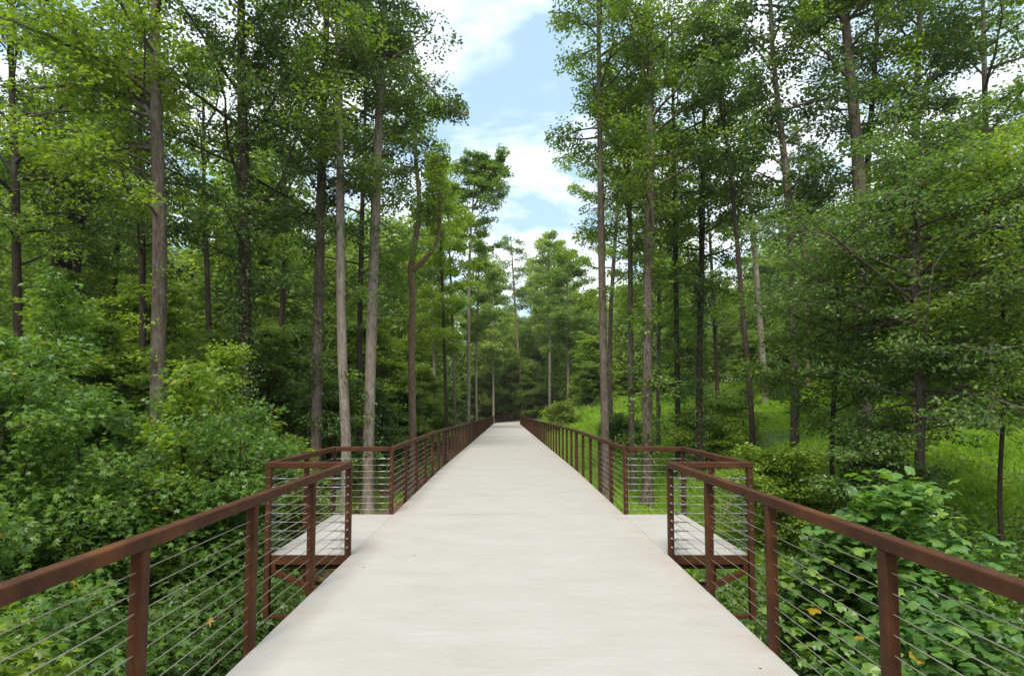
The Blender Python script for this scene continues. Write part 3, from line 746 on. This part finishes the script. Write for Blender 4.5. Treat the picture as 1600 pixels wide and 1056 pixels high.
tree(T, 'leafy tree with its rounded crown closing the view left of the pine', [(756,650),(756,580),(757,500),(758,430)], 88, .4, 'bark', 'leaf_pale', 1.5, 25, 60, 5, leaf=.3, spray=.75, prof=lambda u: .45 + .6*math.sin(min(1, u + .08)*3.0))
tree(T, 'leafy light green tree closing the view right behind the pine', [(832,640),(832,560),(834,480),(836,420)], 104, .45, 'bark', 'leaf_pale', 1.5, 27, 64, 6, leaf=.32, spray=.8, prof=lambda u: .45 + .6*math.sin(min(1, u + .08)*3.0))
tree(T, 'broad light green tree behind the straight pale trunk by the path', [(876,640),(874,560),(876,480),(878,410)], 96, .45, 'bark', 'leaf_pale', 2, 27, 60, 6, leaf=.32, spray=.8, prof=lambda u: .45 + .6*math.sin(min(1, u + .08)*3.0))
# right of the bridge
tree(T, 'tall straight brown trunk nearest the long right railing, beside the sky gap', [(946,700),(943,560),(940,400),(938,250),(936,110),(935,40)], 22, .34, 'bark', 'leaf_poplar', 12, 21, 24, 4.2, bias=R(175), keep=over_r, epi=8)
tree(T, 'thick mottled trunk seen through the right overlook railing, with little shoots all along it', [(1011,790),(1011,640),(1012,480),(1016,320),(1016,160),(1014,20),(1012,-30)], 20, .40, 'bark', 'leaf_poplar', 8, 21, 30, 4.0, ivy=900, epi=70, keep=over_r)
tree(T, 'slim grey trunk forking high, between the straight brown and the thick mottled ones', [(988,720),(986,600),(985,450),(984,330),(982,250)], 24, .27, 'bark', 'leaf_poplar', 8, 20, 26, 3.4, epi=20, keep=over_r, forks=[([(984,340),(975,250),(962,190),(948,150)], 9, .09)])
tree(T, 'thin dark trunk wrapped in leaves, right of the thick mottled one', [(1060,700),(1058,560),(1056,420),(1054,280),(1052,180)], 25, .27, 'bark_dark', 'leaf_poplar', 7, 20, 28, 3.6, ivy=900, epi=40)
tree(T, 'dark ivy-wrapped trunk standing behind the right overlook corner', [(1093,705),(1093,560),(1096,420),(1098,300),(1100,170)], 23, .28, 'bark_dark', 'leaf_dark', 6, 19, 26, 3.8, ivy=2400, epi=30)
tree(T, 'thin dark stem leaning far left as it climbs, right of the overlook', [(1178,740),(1172,620),(1160,480),(1150,360),(1136,230),(1122,140)], 19, .20, 'bark_dark', 'leaf_dark', 9, 15, 16, 2.6, extra=2)
tree(T, 'light bare trunk standing alone on the grassy slope', [(1196,612),(1190,540),(1182,430),(1174,340),(1166,250)], 40, .46, 'bark_pale', 'leaf_poplar', 14, 25, 24, 4.5, leaf=.19)
tree(T, 'curving dark brown trunk between the leaning thin stem and the leafy thicket', [(1241,745),(1242,640),(1241,520),(1236,400),(1231,300),(1220,200),(1208,90),(1204,10)], 19, .30, 'bark', 'leaf_dark', 8, 19, 22, 3.6, epi=14, forks=[([(1237,400),(1250,330),(1262,300),(1285,275)], 5, .05)])
tree(T, 'massive grey trunk at upper right with a long limb arching left', [(1352,700),(1350,520),(1346,360),(1338,220),(1326,90),(1318,-10),(1312,-60)], 19, .48, 'bark', 'leaf_poplar', 12, 21, 26, 4.6, forks=[([(1322,40),(1300,5),(1270,5),(1240,14),(1200,8),(1150,12)], 8, .09)])
tree(T, 'dark slim trunk crossing close behind the massive grey one', [(1350,640),(1352,460),(1356,260),(1366,120),(1374,-20)], 22, .30, 'bark_dark', 'leaf_dark', 10, 21, 24, 4.5)
tree(T, 'grey trunk at upper right with a curved limb forking off to the right', [(1432,640),(1434,420),(1431,250),(1434,110),(1438,-20)], 20, .34, 'bark', 'leaf_dark', 10, 20, 24, 4.4, forks=[([(1432,200),(1450,140),(1470,100),(1500,80)], 7, .08)])
tree('understory_tree', 'drooping fine-leaved tree whose forked dark trunk stands above the big-leaved sapling', [(1437,810),(1437,720),(1439,600),(1432,490),(1428,400),(1440,300)], 13.5, .24, 'bark', 'leaf_blue', 1.0, 8.2, 60, 4.2, kind='oval', leaf=.10, nper=17, elev=(-5, 45), twigs=8, spray=.42, thick=.28, forks=[([(1437,600),(1470,540),(1520,530),(1570,560)], 8, .06)])
tree('understory_tree', 'light green leafy tree filling the right edge behind the drooping tree', [(1562,760),(1570,600),(1566,450),(1560,330)], 13, .10, 'bark_dark', 'leaf_fresh', 2.7, 7.6, 44, 3.4, kind='oval', leaf=.10, nper=15, elev=(0, 45), twigs=8)
tree('understory_tree', 'bright leafy young tree in front of the massive grey trunk', [(1300,740),(1302,640),(1310,520),(1318,420)], 16, .14, 'bark_dark', 'leaf_poplar', 1.4, 6.4, 36, 2.7, kind='oval', leaf=.11, nper=15, elev=(0, 45), twigs=7)
tree(T, 'pale patchy birch-like trunk on the slope near the right edge', [(1594,600),(1590,520),(1586,440),(1580,330)], 30, .30, 'bark_pale', 'leaf_fresh', 9, 20, 24, 4.5, leaf=.17)
tree(T, 'grey trunk high in the upper right corner, rising out of the light green edge tree', [(1548,560),(1545,400),(1540,200),(1536,20)], 21, .30, 'bark', 'leaf_poplar', 9, 20, 34, 4.8)
tree(T, 'pale thin trunk seen through the thicket right of the forked dark trunk', [(1487,690),(1485,600),(1484,500),(1480,380)], 30, .28, 'bark_pale', 'leaf_poplar', 8, 20, 24, 4.5, leaf=.17)
tree(T, 'slim dark trunk near the crest, left of the light bare one', [(1122,640),(1118,540),(1112,420),(1106,320)], 38, .28, 'bark_dark', 'leaf_poplar', 6, 21, 28, 4, leaf=.18)
tree(T, 'straight slim trunk on the slope just right of the light bare one', [(1262,600),(1262,500),(1258,400),(1252,320)], 42, .32, 'bark_red', 'leaf_dark', 7, 22, 30, 5, leaf=.19)
tree(T, 'brown trunk hard behind the straight one nearest the right railing', [(957,690),(953,600),(955,480),(962,360),(968,250)], 33, .30, 'bark', 'leaf_fresh', 7, 22, 30, 3.8, leaf=.16, keep=over_r)
tree(T, 'slim trunk between the thick mottled one and the thin leaf-wrapped one', [(1029,690),(1029,580),(1030,450),(1034,330)], 31, .26, 'bark', 'leaf_fresh', 6, 22, 30, 4, leaf=.16)

# ------------------------------------------------------------------ shrubs near the bridge
SHR = 'shrubs and saplings growing up beside the bridge'
def near_shrub(name, label, x, y, top, spread, nb, leaf, kind, nper, leafm, stems=4, **kw):
    gz = G(x, y); root = thing(name, label, 'shrub' if 'sapling' not in name else 'sapling', (x, y, gz), SHR)
    wood, fol = MB(), MB(); h = top - gz
    for s in range(stems):
        a = rng.uniform(0, 6.28); lean = rng.uniform(.1, .45) * spread
        tp = np.array([x + math.cos(a)*lean, y + math.sin(a)*lean, gz + h * (1.0 if s == 0 else rng.uniform(.7, .95))])
        b0 = np.array([x + math.cos(a)*.1, y + math.sin(a)*.1, gz - .1])
        tr = smooth_path([b0, b0*.5 + tp*.5 + rng.normal(0, .12, 3), tp], .3)
        wood.tube(tr, np.linspace(.018 + .006*h, .008, len(tr)), 7, cap=False, rough=.05)
        crown(wood, fol, tr, .02 + .005*h, gz + h*.16, tp[2], max(4, nb//stems), spread, leaf=leaf, kind=kind, nper=nper, **kw)
    wood.build('stem', M['bark_dark'], root, smooth=True, loc=(x, y, gz)); fol.build('foliage', M[leafm], root, loc=(x, y, gz))
    return root
dense = dict(twigs=7, spray=.34, thick=.55, elev=(5, 60), tilt=.6, prof=lambda u: rng.uniform(.4, 1.2) * (1.0 - .5*u))
near_shrub('gum_sapling', 'tall star-leaved gum sapling filling the left edge, highest of the near shrubs', -7.6, 8.0, 2.7, 2.3, 56, .105, 'star', 15, 'leaf_gum', 5, **dense)
near_shrub('gum_sapling', 'lower bushy sapling with scattered yellow leaves, right of the tallest one at the left edge', -6.0, 8.4, 1.4, 1.7, 40, .105, 'star', 13, 'leaf_gum', 4, **dense)
near_shrub('gum_sapling', 'bluish-green star-leaved sapling standing in front of the big straight grey trunk', -5.9, 11.2, 1.5, 2.0, 56, .12, 'star', 18, 'leaf_blue', 5, **dense)
near_shrub('gum_sapling', 'bushy star-leaved sapling beside the left overlook', -4.7, 9.6, 1.15, 1.8, 48, .10, 'star', 15, 'leaf_gum', 5, **dense)
near_shrub('gum_sapling', 'low star-leaved shrub under the nearest left railing', -4.0, 5.2, -0.35, 1.6, 48, .10, 'star', 15, 'leaf_gum', 5, **dense)
near_shrub('gum_sapling', 'light green star-leaved shrub below the left end of the nearest left railing', -4.3, 3.4, -0.45, 1.6, 44, .11, 'star', 17, 'leaf_fresh', 5, **dense)
near_shrub('gum_sapling', 'leafy shrub at the left edge just beyond the nearest railing', -6.2, 5.6, 0.5, 1.9, 48, .10, 'star', 15, 'leaf_gum', 5, **dense)
near_shrub('gum_sapling', 'dark leafy shrub in the hollow between the left railing and the overlook', -3.4, 7.2, -0.75, 1.2, 34, .11, 'star', 16, 'leaf_blue', 4, **dense)
near_shrub('gum_sapling', 'sprawling green shrub behind the lower bushy sapling on the far left', -9.5, 11.5, 1.6, 2.4, 56, .13, 'star', 17, 'leaf_gum', 5, **dense)
upr = dict(twigs=5, spray=.28, thick=.7, elev=(25, 70), tilt=.7, prof=lambda u: 1.0 - .6*u)
near_shrub('slim_sapling', 'slim upright sapling rising above the bushy gum sapling beside the left overlook', -5.2, 8.9, 2.2, .9, 20, .10, 'star', 12, 'leaf_fresh', 1, **upr)
near_shrub('slim_sapling', 'thin leaning sapling above the shrubs in front of the left woods', -8.6, 10.2, 3.9, 1.2, 26, .10, 'star', 12, 'leaf_gum', 1, **upr)
near_shrub('slim_sapling', 'slim light sapling standing between the big straight trunk and the ivy-clad one', -7.6, 14.5, 3.0, 1.2, 26, .11, 'oval', 16, 'leaf_fresh', 1, **upr)
near_shrub('dogwood_shrub', 'low yellow-green shrub with flat layered sprays left of the pale grey trunk', -6.5, 15.6, 1.0, 2.0, 44, .11, 'oval', 24, 'leaf_yellow', 4, twigs=7, spray=.4, thick=.12, elev=(0, 25), tilt=.25)
near_shrub('dogwood_shrub', 'dark green layered shrub behind the bushy sapling beside the left overlook', -7.0, 15.0, 1.3, 2.2, 44, .12, 'oval', 24, 'leaf_poplar', 4, twigs=7, spray=.4, thick=.2, elev=(0, 35))
near_shrub('tulip_sapling', 'big-leaved bright green tulip sapling hanging over the right railing', 4.9, 7.2, 0.62, 1.35, 52, .145, 'tulip', 10, 'leaf_tulip', 5, twigs=5, spray=.42, thick=.5, elev=(15, 60), tilt=.35, prof=lambda u: 1.0 - .5*u)
near_shrub('tulip_sapling', 'dark big-leaved sapling below the right railing, in front of the bright one', 3.9, 5.0, -0.55, 1.2, 30, .135, 'tulip', 9, 'leaf_tulip', 4, twigs=5, spray=.4, thick=.5, elev=(10, 55), tilt=.4)
near_shrub('tulip_sapling', 'low broad-leaved sapling at the lower right edge beyond the railing', 5.8, 5.2, -1.2, 1.4, 24, .13, 'tulip', 8, 'leaf_tulip', 4, twigs=5, spray=.4, thick=.4, elev=(5, 45), tilt=.4)
near_shrub('dogwood_shrub', 'fine-leaved dark shrub around the foot of the forked trunk on the right', 9.2, 13.4, 0.9, 1.5, 34, .10, 'oval', 26, 'leaf_dark', 4, twigs=7, spray=.36, thick=.2, elev=(0, 40))
near_shrub('dogwood_shrub', 'feathery light shrub on the grass right of the thin leaning stem', 7.4, 15.2, 0.4, 1.5, 36, .10, 'oval', 22, 'leaf_fresh', 4, twigs=6, spray=.34, thick=.25, elev=(5, 45))
near_shrub('dogwood_shrub', 'small shrub on the slope behind the dark ivy-wrapped trunk', 9.2, 25, 1.6, 2.0, 34, .13, 'quad', 22, 'leaf_fresh', 4, twigs=6, spray=.4, thick=.3, elev=(5, 45))

near_shrub('slope_shrub', 'olive weedy bush on the slope between the thin leaning stem and the light bare trunk', 11.2, 27, 2.4, 1.5, 30, .12, 'quad', 20, 'leaf_yellow', 4, twigs=5, spray=.4, elev=(10, 60))
near_shrub('slope_shrub', 'round green bush on the grass behind the trunks beside the right railing', 6.6, 31, 0.9, 1.6, 30, .13, 'quad', 20, 'leaf_poplar', 4, twigs=5, spray=.4, elev=(10, 60))
near_shrub('slope_shrub', 'small dark bush at the crest below the straight slim reddish trunk', 19.5, 40, 4.8, 1.8, 30, .14, 'quad', 20, 'leaf_dark', 4, twigs=5, spray=.45, elev=(10, 60))
near_shrub('slope_shrub', 'yellow-green bush in the tall weeds at the far part of the right railing', 5.2, 52, 1.6, 1.7, 30, .18, 'quad', 20, 'leaf_yellow', 4, twigs=5, spray=.5, elev=(10, 60))
near_shrub('slope_shrub', 'pale bushy weed on the open grass seen through the right thicket', 15.5, 21, 2.2, 1.5, 30, .12, 'quad', 20, 'leaf_fresh', 4, twigs=5, spray=.4, elev=(10, 60))

# ------------------------------------------------------------------ understory: copies of three small trees
protos = []
for k, (h, sp, lm, nb) in enumerate(((6.5, 2.8, 'leaf_poplar', 60), (5.0, 2.6, 'leaf_dark', 56), (8.5, 2.9, 'leaf_fresh', 66))):
    w_, f_ = shrub_mesh(h, sp, nb, .17, 'quad', 20, stems=2, twigs=6, spray=.5, elev=(0, 40), thick=.25, prof=lambda u: 1 - .5*u)
    protos.append((w_, f_, lm))
made = {}
UND = {('l', 0): 'mid green young tree low in the shaded woods left of the bridge', ('l', 1): 'dark green young tree low in the shaded woods left of the bridge', ('l', 2): 'taller light green young tree in the shaded woods left of the bridge',
       ('r', 0): 'mid green young tree at the edge of the woods right of the bridge', ('r', 1): 'dark green young tree at the edge of the woods right of the bridge', ('r', 2): 'taller light green young tree at the edge of the woods right of the bridge'}
def understory(k, x, y, sc):
    side = 'l' if x < 0 else 'r'
    root = thing('young_tree', UND[(side, k)], 'young tree', (x, y, G(x, y) - .05), {'l': 'young trees under the left woods', 'r': 'young trees by the right woods'}[side] + (', mid green', ', dark green', ', light green')[k])
    root.rotation_euler = (0, 0, rng.uniform(0, 6.28)); root.scale = (sc, sc, sc * rng.uniform(.85, 1.15))
    w_, f_, lm = protos[k]
    if k not in made:
        made[k] = (w_.build('trunk', M['bark_dark'], root, smooth=True), f_.build('crown', M[lm], root))
    else:
        for src in made[k]:
            c = src.copy(); C.objects.link(c); c.parent = root
spots = []
for y0, y1, n, xa, xb in ((17, 24, 8, -26, -10.5), (24, 36, 18, -34, -5.6), (36, 52, 20, -36, -4.8), (52, 78, 24, -34, -4.6), (18, 30, 6, 17, 32), (52, 78, 14, 17, 50), (36, 52, 9, 24, 42), (60, 82, 8, 9, 20)):
    for i in range(n):
        for tries in range(40):
            x, y = rng.uniform(xa, xb), rng.uniform(y0, y1)
            if all(math.hypot(x-a, y-b) > 2.6 for a, b in spots): break
        spots.append((x, y)); understory(int(rng.integers(0, 3)), x, y, rng.uniform(.7, 1.15))
for (x, y, k, sc) in ((-4.8, 88, 2, .9), (-1.0, 97, 0, .9), (2.6, 99, 1, .8), (6, 101, 2, 1), (10.5, 100, 0, .9), (-7.5, 84, 0, .9), (14.5, 97, 2, .9), (-4.2, 95, 1, 1.1), (19, 98, 1, 1), (-2.8, 91, 2, 1.0), (0.6, 94.5, 2, 1.1), (4.2, 96.5, 2, 1.1), (8.5, 97.5, 0, 1.1), (-6.5, 92, 2, 1.2), (12.5, 102, 2, 1.3), (1.5, 103, 2, 1.5), (-3, 104, 0, 1.5), (6.5, 106, 2, 1.5)):
    understory(k, x, y, sc)

# ------------------------------------------------------------------ far woods: masses nobody could count
def woods(name, label, n, region, hrange, leafm, leaf=.40, per=8000, seed=1):
    global rng
    keep_rng = rng; rng = np.random.default_rng(seed)
    fol = MB()
    for i in range(n):
        x, y = region(i); gz = G(x, y); h = rng.uniform(*hrange); Rr = rng.uniform(2.6, 4.6)
        wtop = gz + h
        tr = smooth_path([np.array([x, y, gz - .2]), np.array([x + rng.normal(0, .3), y, gz + h*.5]), np.array([x + rng.normal(0, .6), y, wtop - 2.5])], 1.5)
        fol.tube(tr, np.linspace(rng.uniform(.14, .24), .02, len(tr)), 6, cap=False, mat=1)
        # clumps of leaves on hidden limbs
        nc = int(per / 34); u = rng.uniform(.03, 1, nc)**.85; a = rng.uniform(0, 6.28, nc)
        rr = Rr * np.sqrt(rng.uniform(0.05, 1, nc)) * (.55 + .45*np.sin(np.minimum(1, u*1.1)*np.pi)) 
        cc = np.stack([x + rr*np.cos(a), y + rr*np.sin(a), gz + h*u + rng.normal(0, .4, nc)], -1)
        idx = np.repeat(np.arange(nc), 34); m_ = len(idx)
        off = rng.normal(0, 1, (m_, 3)) * [.62, .62, .42]
        pos = cc[idx] + off; od = (cc[idx] - [x, y, 0]) * [1, 1, 0] * .4 + off * [1, 1, 0]
        ct = rng.normal(0, .17, nc)
        ok = (pos[:, 2] > ground(pos[:, 0], pos[:, 1]) + .1) & clear_of_bridge(pos) & ~((np.abs(pos[:,0]) < 4) & (pos[:,1] < 60))
        add_leaves(fol, pos[ok], od[ok], leaf, 'quad', .95, np.clip(rng.uniform(.1, .85, m_) + ct[idx] , 0, .99)[ok])
    rng = keep_rng
    return tag(fol.build(name, [M[leafm], M['bark_dark']]), label, 'woods', kind='stuff')
def reg_left(i):
    y = rng.uniform(34, 105); return -rng.uniform(4.6 + max(0, 62-y)*.28, 22 + y*.65), y
def reg_right(i):
    y = rng.uniform(48, 105); return rng.uniform(9 + max(0, 84-y)*.5, 24 + y*.7), y
def reg_end(i):
    y = rng.uniform(106, 135); return rng.uniform(-26, 40), y
def reg_back(i):
    y = -rng.uniform(15, 36); s = -1 if i % 2 else 1
    return s*rng.uniform(4.5, 24), y
def reg_side(i):
    s = -1 if i % 2 else 1
    y = rng.uniform(-16, 30); return s*rng.uniform(26, 44) if s < 0 else rng.uniform(28, 44), y
woods('woods', 'deep shaded woods filling the distance left of the bridge', 84, reg_left, (15, 24), 'leaf_far', seed=3)
woods('woods', 'sunlit woods along the crest of the slope on the right', 60, reg_right, (13, 21), 'leaf_far', seed=4)
woods('woods', 'far woods closing the view beyond the end of the bridge', 34, reg_end, (15, 25), 'leaf_pale', seed=5, leaf=.45)
woods('woods', 'woods standing off to both sides level with the camera', 26, reg_side, (14, 20), 'leaf_poplar', seed=6, leaf=.3, per=5000)

woods('woods', 'woods closing round the bridge behind the camera', 30, reg_back, (15, 21), 'leaf_poplar', seed=7, leaf=.32, per=4500)

# ------------------------------------------------------------------ ground cover
def blades(name, label, n, region, hgt, matn, seed, kind='blade', tuft=7, tall=None, cat='grass', spread=.12, droop=.1):
    r_ = np.random.default_rng(seed)
    x, y = region(r_, n); n = len(x); z = ground(x, y)
    if tall is not None: hh = tall(x, y, r_)
    else: hh = np.full(n, hgt)
    idx = np.repeat(np.arange(n), tuft); m_ = len(idx)
    pos = np.stack([x, y, z - .02], -1)[idx] + r_.normal(0, spread, (m_, 3)) * [1, 1, 0]
    sv, sf = SHAPES['blade']
    yaw = r_.uniform(0, 6.28, m_); f = np.stack([np.cos(yaw)*.42, np.sin(yaw)*.42, np.ones(m_)], -1) + r_.normal(0, .18, (m_, 3)); f /= np.linalg.norm(f, axis=1, keepdims=True)
    rt = np.stack([-np.sin(yaw), np.cos(yaw), np.zeros(m_)], -1); u = np.cross(rt, f); u[:, 2] = -np.abs(u[:, 2])
    sz = hh[idx] * r_.uniform(.5, 1.2, m_)
    wd = np.minimum(1.2, .35 + .012*y[idx]/hh[idx]*1.0) * r_.uniform(.7, 1.3, m_)
    v = pos[:, None, :] + sz[:, None, None] * (sv[None, :, 0:1]*rt[:, None, :]*wd[:, None, None]*1.6 + sv[None, :, 1:2]*f[:, None, :] + sv[None, :, 2:3]*np.stack([np.cos(yaw), np.sin(yaw), -.5*np.ones(m_)], -1)[:, None, :])
    mb = MB(); fa = (np.arange(m_)*5)[:, None] + np.arange(5)[None]
    tuf = r_.uniform(0, 1, n)
    mb.add(v.reshape(-1, 3), fa, tint=np.repeat(np.clip(tuf[idx]*.7 + r_.uniform(0, .3, m_), 0, .99), 5))
    return tag(mb.build(name, M[matn]), label, cat, kind='stuff')
def reg_grass(r_, n):
    y = 11 + 60 * r_.uniform(0, 1, n)**1.5; x = np.where(y > 45, .073*y - .1, 3.2) + r_.uniform(0, 1, n)**.9 * (8 + y*.8)
    bare = np.sin(x*.31 + y*.13 + 1.0) + np.sin(y*.37 - x*.21) + .5*np.sin(x*1.1 + y*.9) + r_.normal(0, .25, n) > 1.25
    bare |= (x < 9) & (y < 13.5) & (r_.random(n) < .85)
    return x[~bare], y[~bare]
blades('grass', 'bright green grass and weeds covering the slope right of the bridge', 80000, reg_grass, .3, 'grass', 21, tall=lambda x, y, r_: .16 + .22*r_.random(len(x))*(1 + .9*(np.sin(x*.9)*np.cos(y*.6) > .2)))
def reg_tall(r_, n):
    y = r_.uniform(30, 76, n); x = np.maximum(3.0, .073*y + .3) + r_.gamma(1.6, 2.1, n)
    return x, y
blades('tall_grass', 'feathery tall grass along the far part of the right railing', 14000, reg_tall, 1.0, 'grass', 22, tall=lambda x, y, r_: .45 + .85*r_.random(len(x))*np.clip((y-30)/25, .3, 1), spread=.2)
def reg_lg(r_, n):
    y = r_.uniform(12, 74, n); x = -r_.uniform(2.2, 7.5, n); k = (np.sin(x*1.3 + y*.4) + np.cos(y*.9 - x)) > .1
    return x[k][:n], y[k][:n]
def n_reg(fn):
    def g_(r_, n):
        x, y = fn(r_, n*3); return (x[:n], y[:n]) if len(x) >= n else (np.resize(x, n), np.resize(y, n))
    return g_
blades('weeds', 'patchy weeds growing in the leaf litter left of the bridge', 2600, n_reg(reg_lg), .22, 'grass', 23, tall=lambda x, y, r_: .10 + .2*r_.random(len(x)))

# broad-leaved ground cover, low and leafy
def cover(name, label, region, n, leaf, matn, seed, hmax=.7):
    global rng
    keep_rng = rng; rng = np.random.default_rng(seed)
    x, y = region(rng, n); nc = len(x); hh = rng.uniform(.1, hmax, nc)
    idx = np.repeat(np.arange(nc), 16); m_ = len(idx)
    off = rng.normal(0, 1, (m_, 3)) * [.3, .3, .12]
    pos = np.stack([x, y, ground(x, y) + hh], -1)[idx] + off
    gz = ground(pos[:, 0], pos[:, 1]); ok = (pos[:, 2] > gz + .02) & clear_of_bridge(pos)
    mb = MB(); add_leaves(mb, pos[ok], off[ok], leaf, 'quad', .5, np.clip(rng.uniform(.1, .85, m_) + rng.normal(0, .15, nc)[idx], 0, .99)[ok])
    rng = keep_rng
    return tag(mb.build(name, M[matn]), label, 'undergrowth', kind='stuff')
def reg_ul(r_, n):
    y = 1 + 74*r_.uniform(0, 1, n)**1.4; x = -3.2 - r_.uniform(0, 1, n)**.8 * (9 + y*.7); k = (x < -5.5) | (y < 12)
    return x[k], y[k]
cover('undergrowth', 'low leafy undergrowth between the trunks left of the bridge', reg_ul, 11000, .13, 'leaf_poplar', 31, .8)
def reg_ur(r_, n):
    y = 0 + 14*r_.uniform(0, 1, n); x = 3.0 + r_.uniform(0, 1, n) * (8 + y*.7)
    return x, y
cover('undergrowth', 'dark low undergrowth in the hollow right of the near railing', reg_ur, 4600, .12, 'leaf_dark', 32, .7)
def reg_urs(r_, n):
    y = 14 + 60*r_.uniform(0, 1, n); x = 5 + r_.uniform(0, 1, n) * (6 + y*.8); k = (np.sin(x*.55 + 1) * np.cos(y*.33) + r_.normal(0, .2, n)) > .35
    return x[k], y[k]
cover('weeds', 'leafy weeds in patches among the grass on the right slope', reg_urs, 15000, .13, 'leaf_fresh', 33, .9)
def reg_flr(r_, n):
    y = -3 + 72*r_.uniform(0, 1, n)**1.6; x = r_.uniform(-1, 1, n) * (5 + y*.1); x = np.where(x > 2.8, -x, x); return x, y
def litter():
    r_ = np.random.default_rng(44); x, y = reg_flr(r_, 30000); z = ground(x, y) + .012
    global rng
    keep_rng = rng; rng = r_
    mb = MB(); p = np.stack([x, y, z], -1); add_leaves(mb, p, r_.normal(0, 1, p.shape)*[1, 1, 0], .11, 'quad', .3, droop=0.02)
    rng = keep_rng
    tag(mb.build('fallen_leaves', M['leaf_dead']), 'brown fallen leaves scattered over the ground beside and under the bridge', 'leaf litter', kind='stuff')
litter()

# ------------------------------------------------------------------ damp summer air
m = bpy.data.materials.new('air'); m.use_nodes = True; t = m.node_tree
for n_ in list(t.nodes):
    if n_.type == 'BSDF_PRINCIPLED': t.nodes.remove(n_)
pv = t.nodes.new('ShaderNodeVolumePrincipled'); pv.inputs['Density'].default_value = 0.0003
pv.inputs['Color'].default_value = (1.0, 1.0, 1.0, 1); pv.inputs['Anisotropy'].default_value = 0.2
t.links.new(pv.outputs[0], t.nodes['Material Output'].inputs['Volume'])
mb = MB(); mb.box((-720, -520, -8), (720, 920, 42))
tag(mb.build('haze', m), 'faint pale summer haze between the trees', 'haze', kind='stuff')
cy.volume_bounces = 0

# dry leaves on the deck
lf = MB(); sv, sf = SHAPES['star']; lf.add((sv - [0, .4, 0]) * [1, 1, .5] , sf); first = None
for i in range(16):
    x, y = (rng.uniform(-1.7, 1.7), rng.uniform(3.2, 20)) if i > 5 else (rng.choice([-1, 1]) * rng.uniform(1.55, 1.78), rng.uniform(3.5, 10))
    if first is None: o = first = lf.build('fallen_leaf', M['leaf_dead'])
    else: o = first.copy(); C.objects.link(o)
    k = rng.uniform(.02, .042); o.scale = (k, k, k); o.rotation_euler = (rng.normal(0, .12), rng.normal(0, .12), rng.uniform(0, 6.28))
    o.location = (x, y, float(deck_z(y)) + .004)
    tag(o, 'small dry brown leaf lying on the pale concrete deck', 'leaf', 'dry leaves on the deck')

# dead wood on the slope
def dead_branch(name, label, x, y, az, length, r, lift=.15):
    z = G(x, y); root = thing(name, label, 'branch', (x, y, z)); mb = MB()
    d = np.array([math.cos(az), math.sin(az), 0]); n = 9; pts = []
    for i in range(n):
        p = np.array([x, y, 0]) + d * length * (i/(n-1) - .5); p[:2] += rng.normal(0, .04, 2)
        pts.append([p[0], p[1], G(p[0], p[1]) + r*.6 + lift * i/(n-1)])
    pts = np.array(pts); mb.tube(pts, np.linspace(r, r*.4, n), 9, rough=.08)
    mb.build('stem', M['bark_pale'], root, smooth=True, loc=(x, y, z))
    for k in (3, 5, 6):
        m1 = MB(); limb(m1, pts[k], d + np.array([-d[1], d[0], .5]) * rng.choice([-1, 1]) * .9 + np.array([0, 0, .5]), length*.3, r*.4, n=4, sides=5)
        m1.build('side_branch', M['bark_pale'], root, smooth=True, loc=(x, y, z))
dead_branch('fallen_branch', 'weathered fallen log in the tall weeds beyond the right railing', 6.6, 42, 2.6, 3.2, .12)
dead_branch('fallen_branch', 'pale broken branch lying on the grass behind the right overlook corner', 6.9, 18, .5, 2.0, .05, .7)
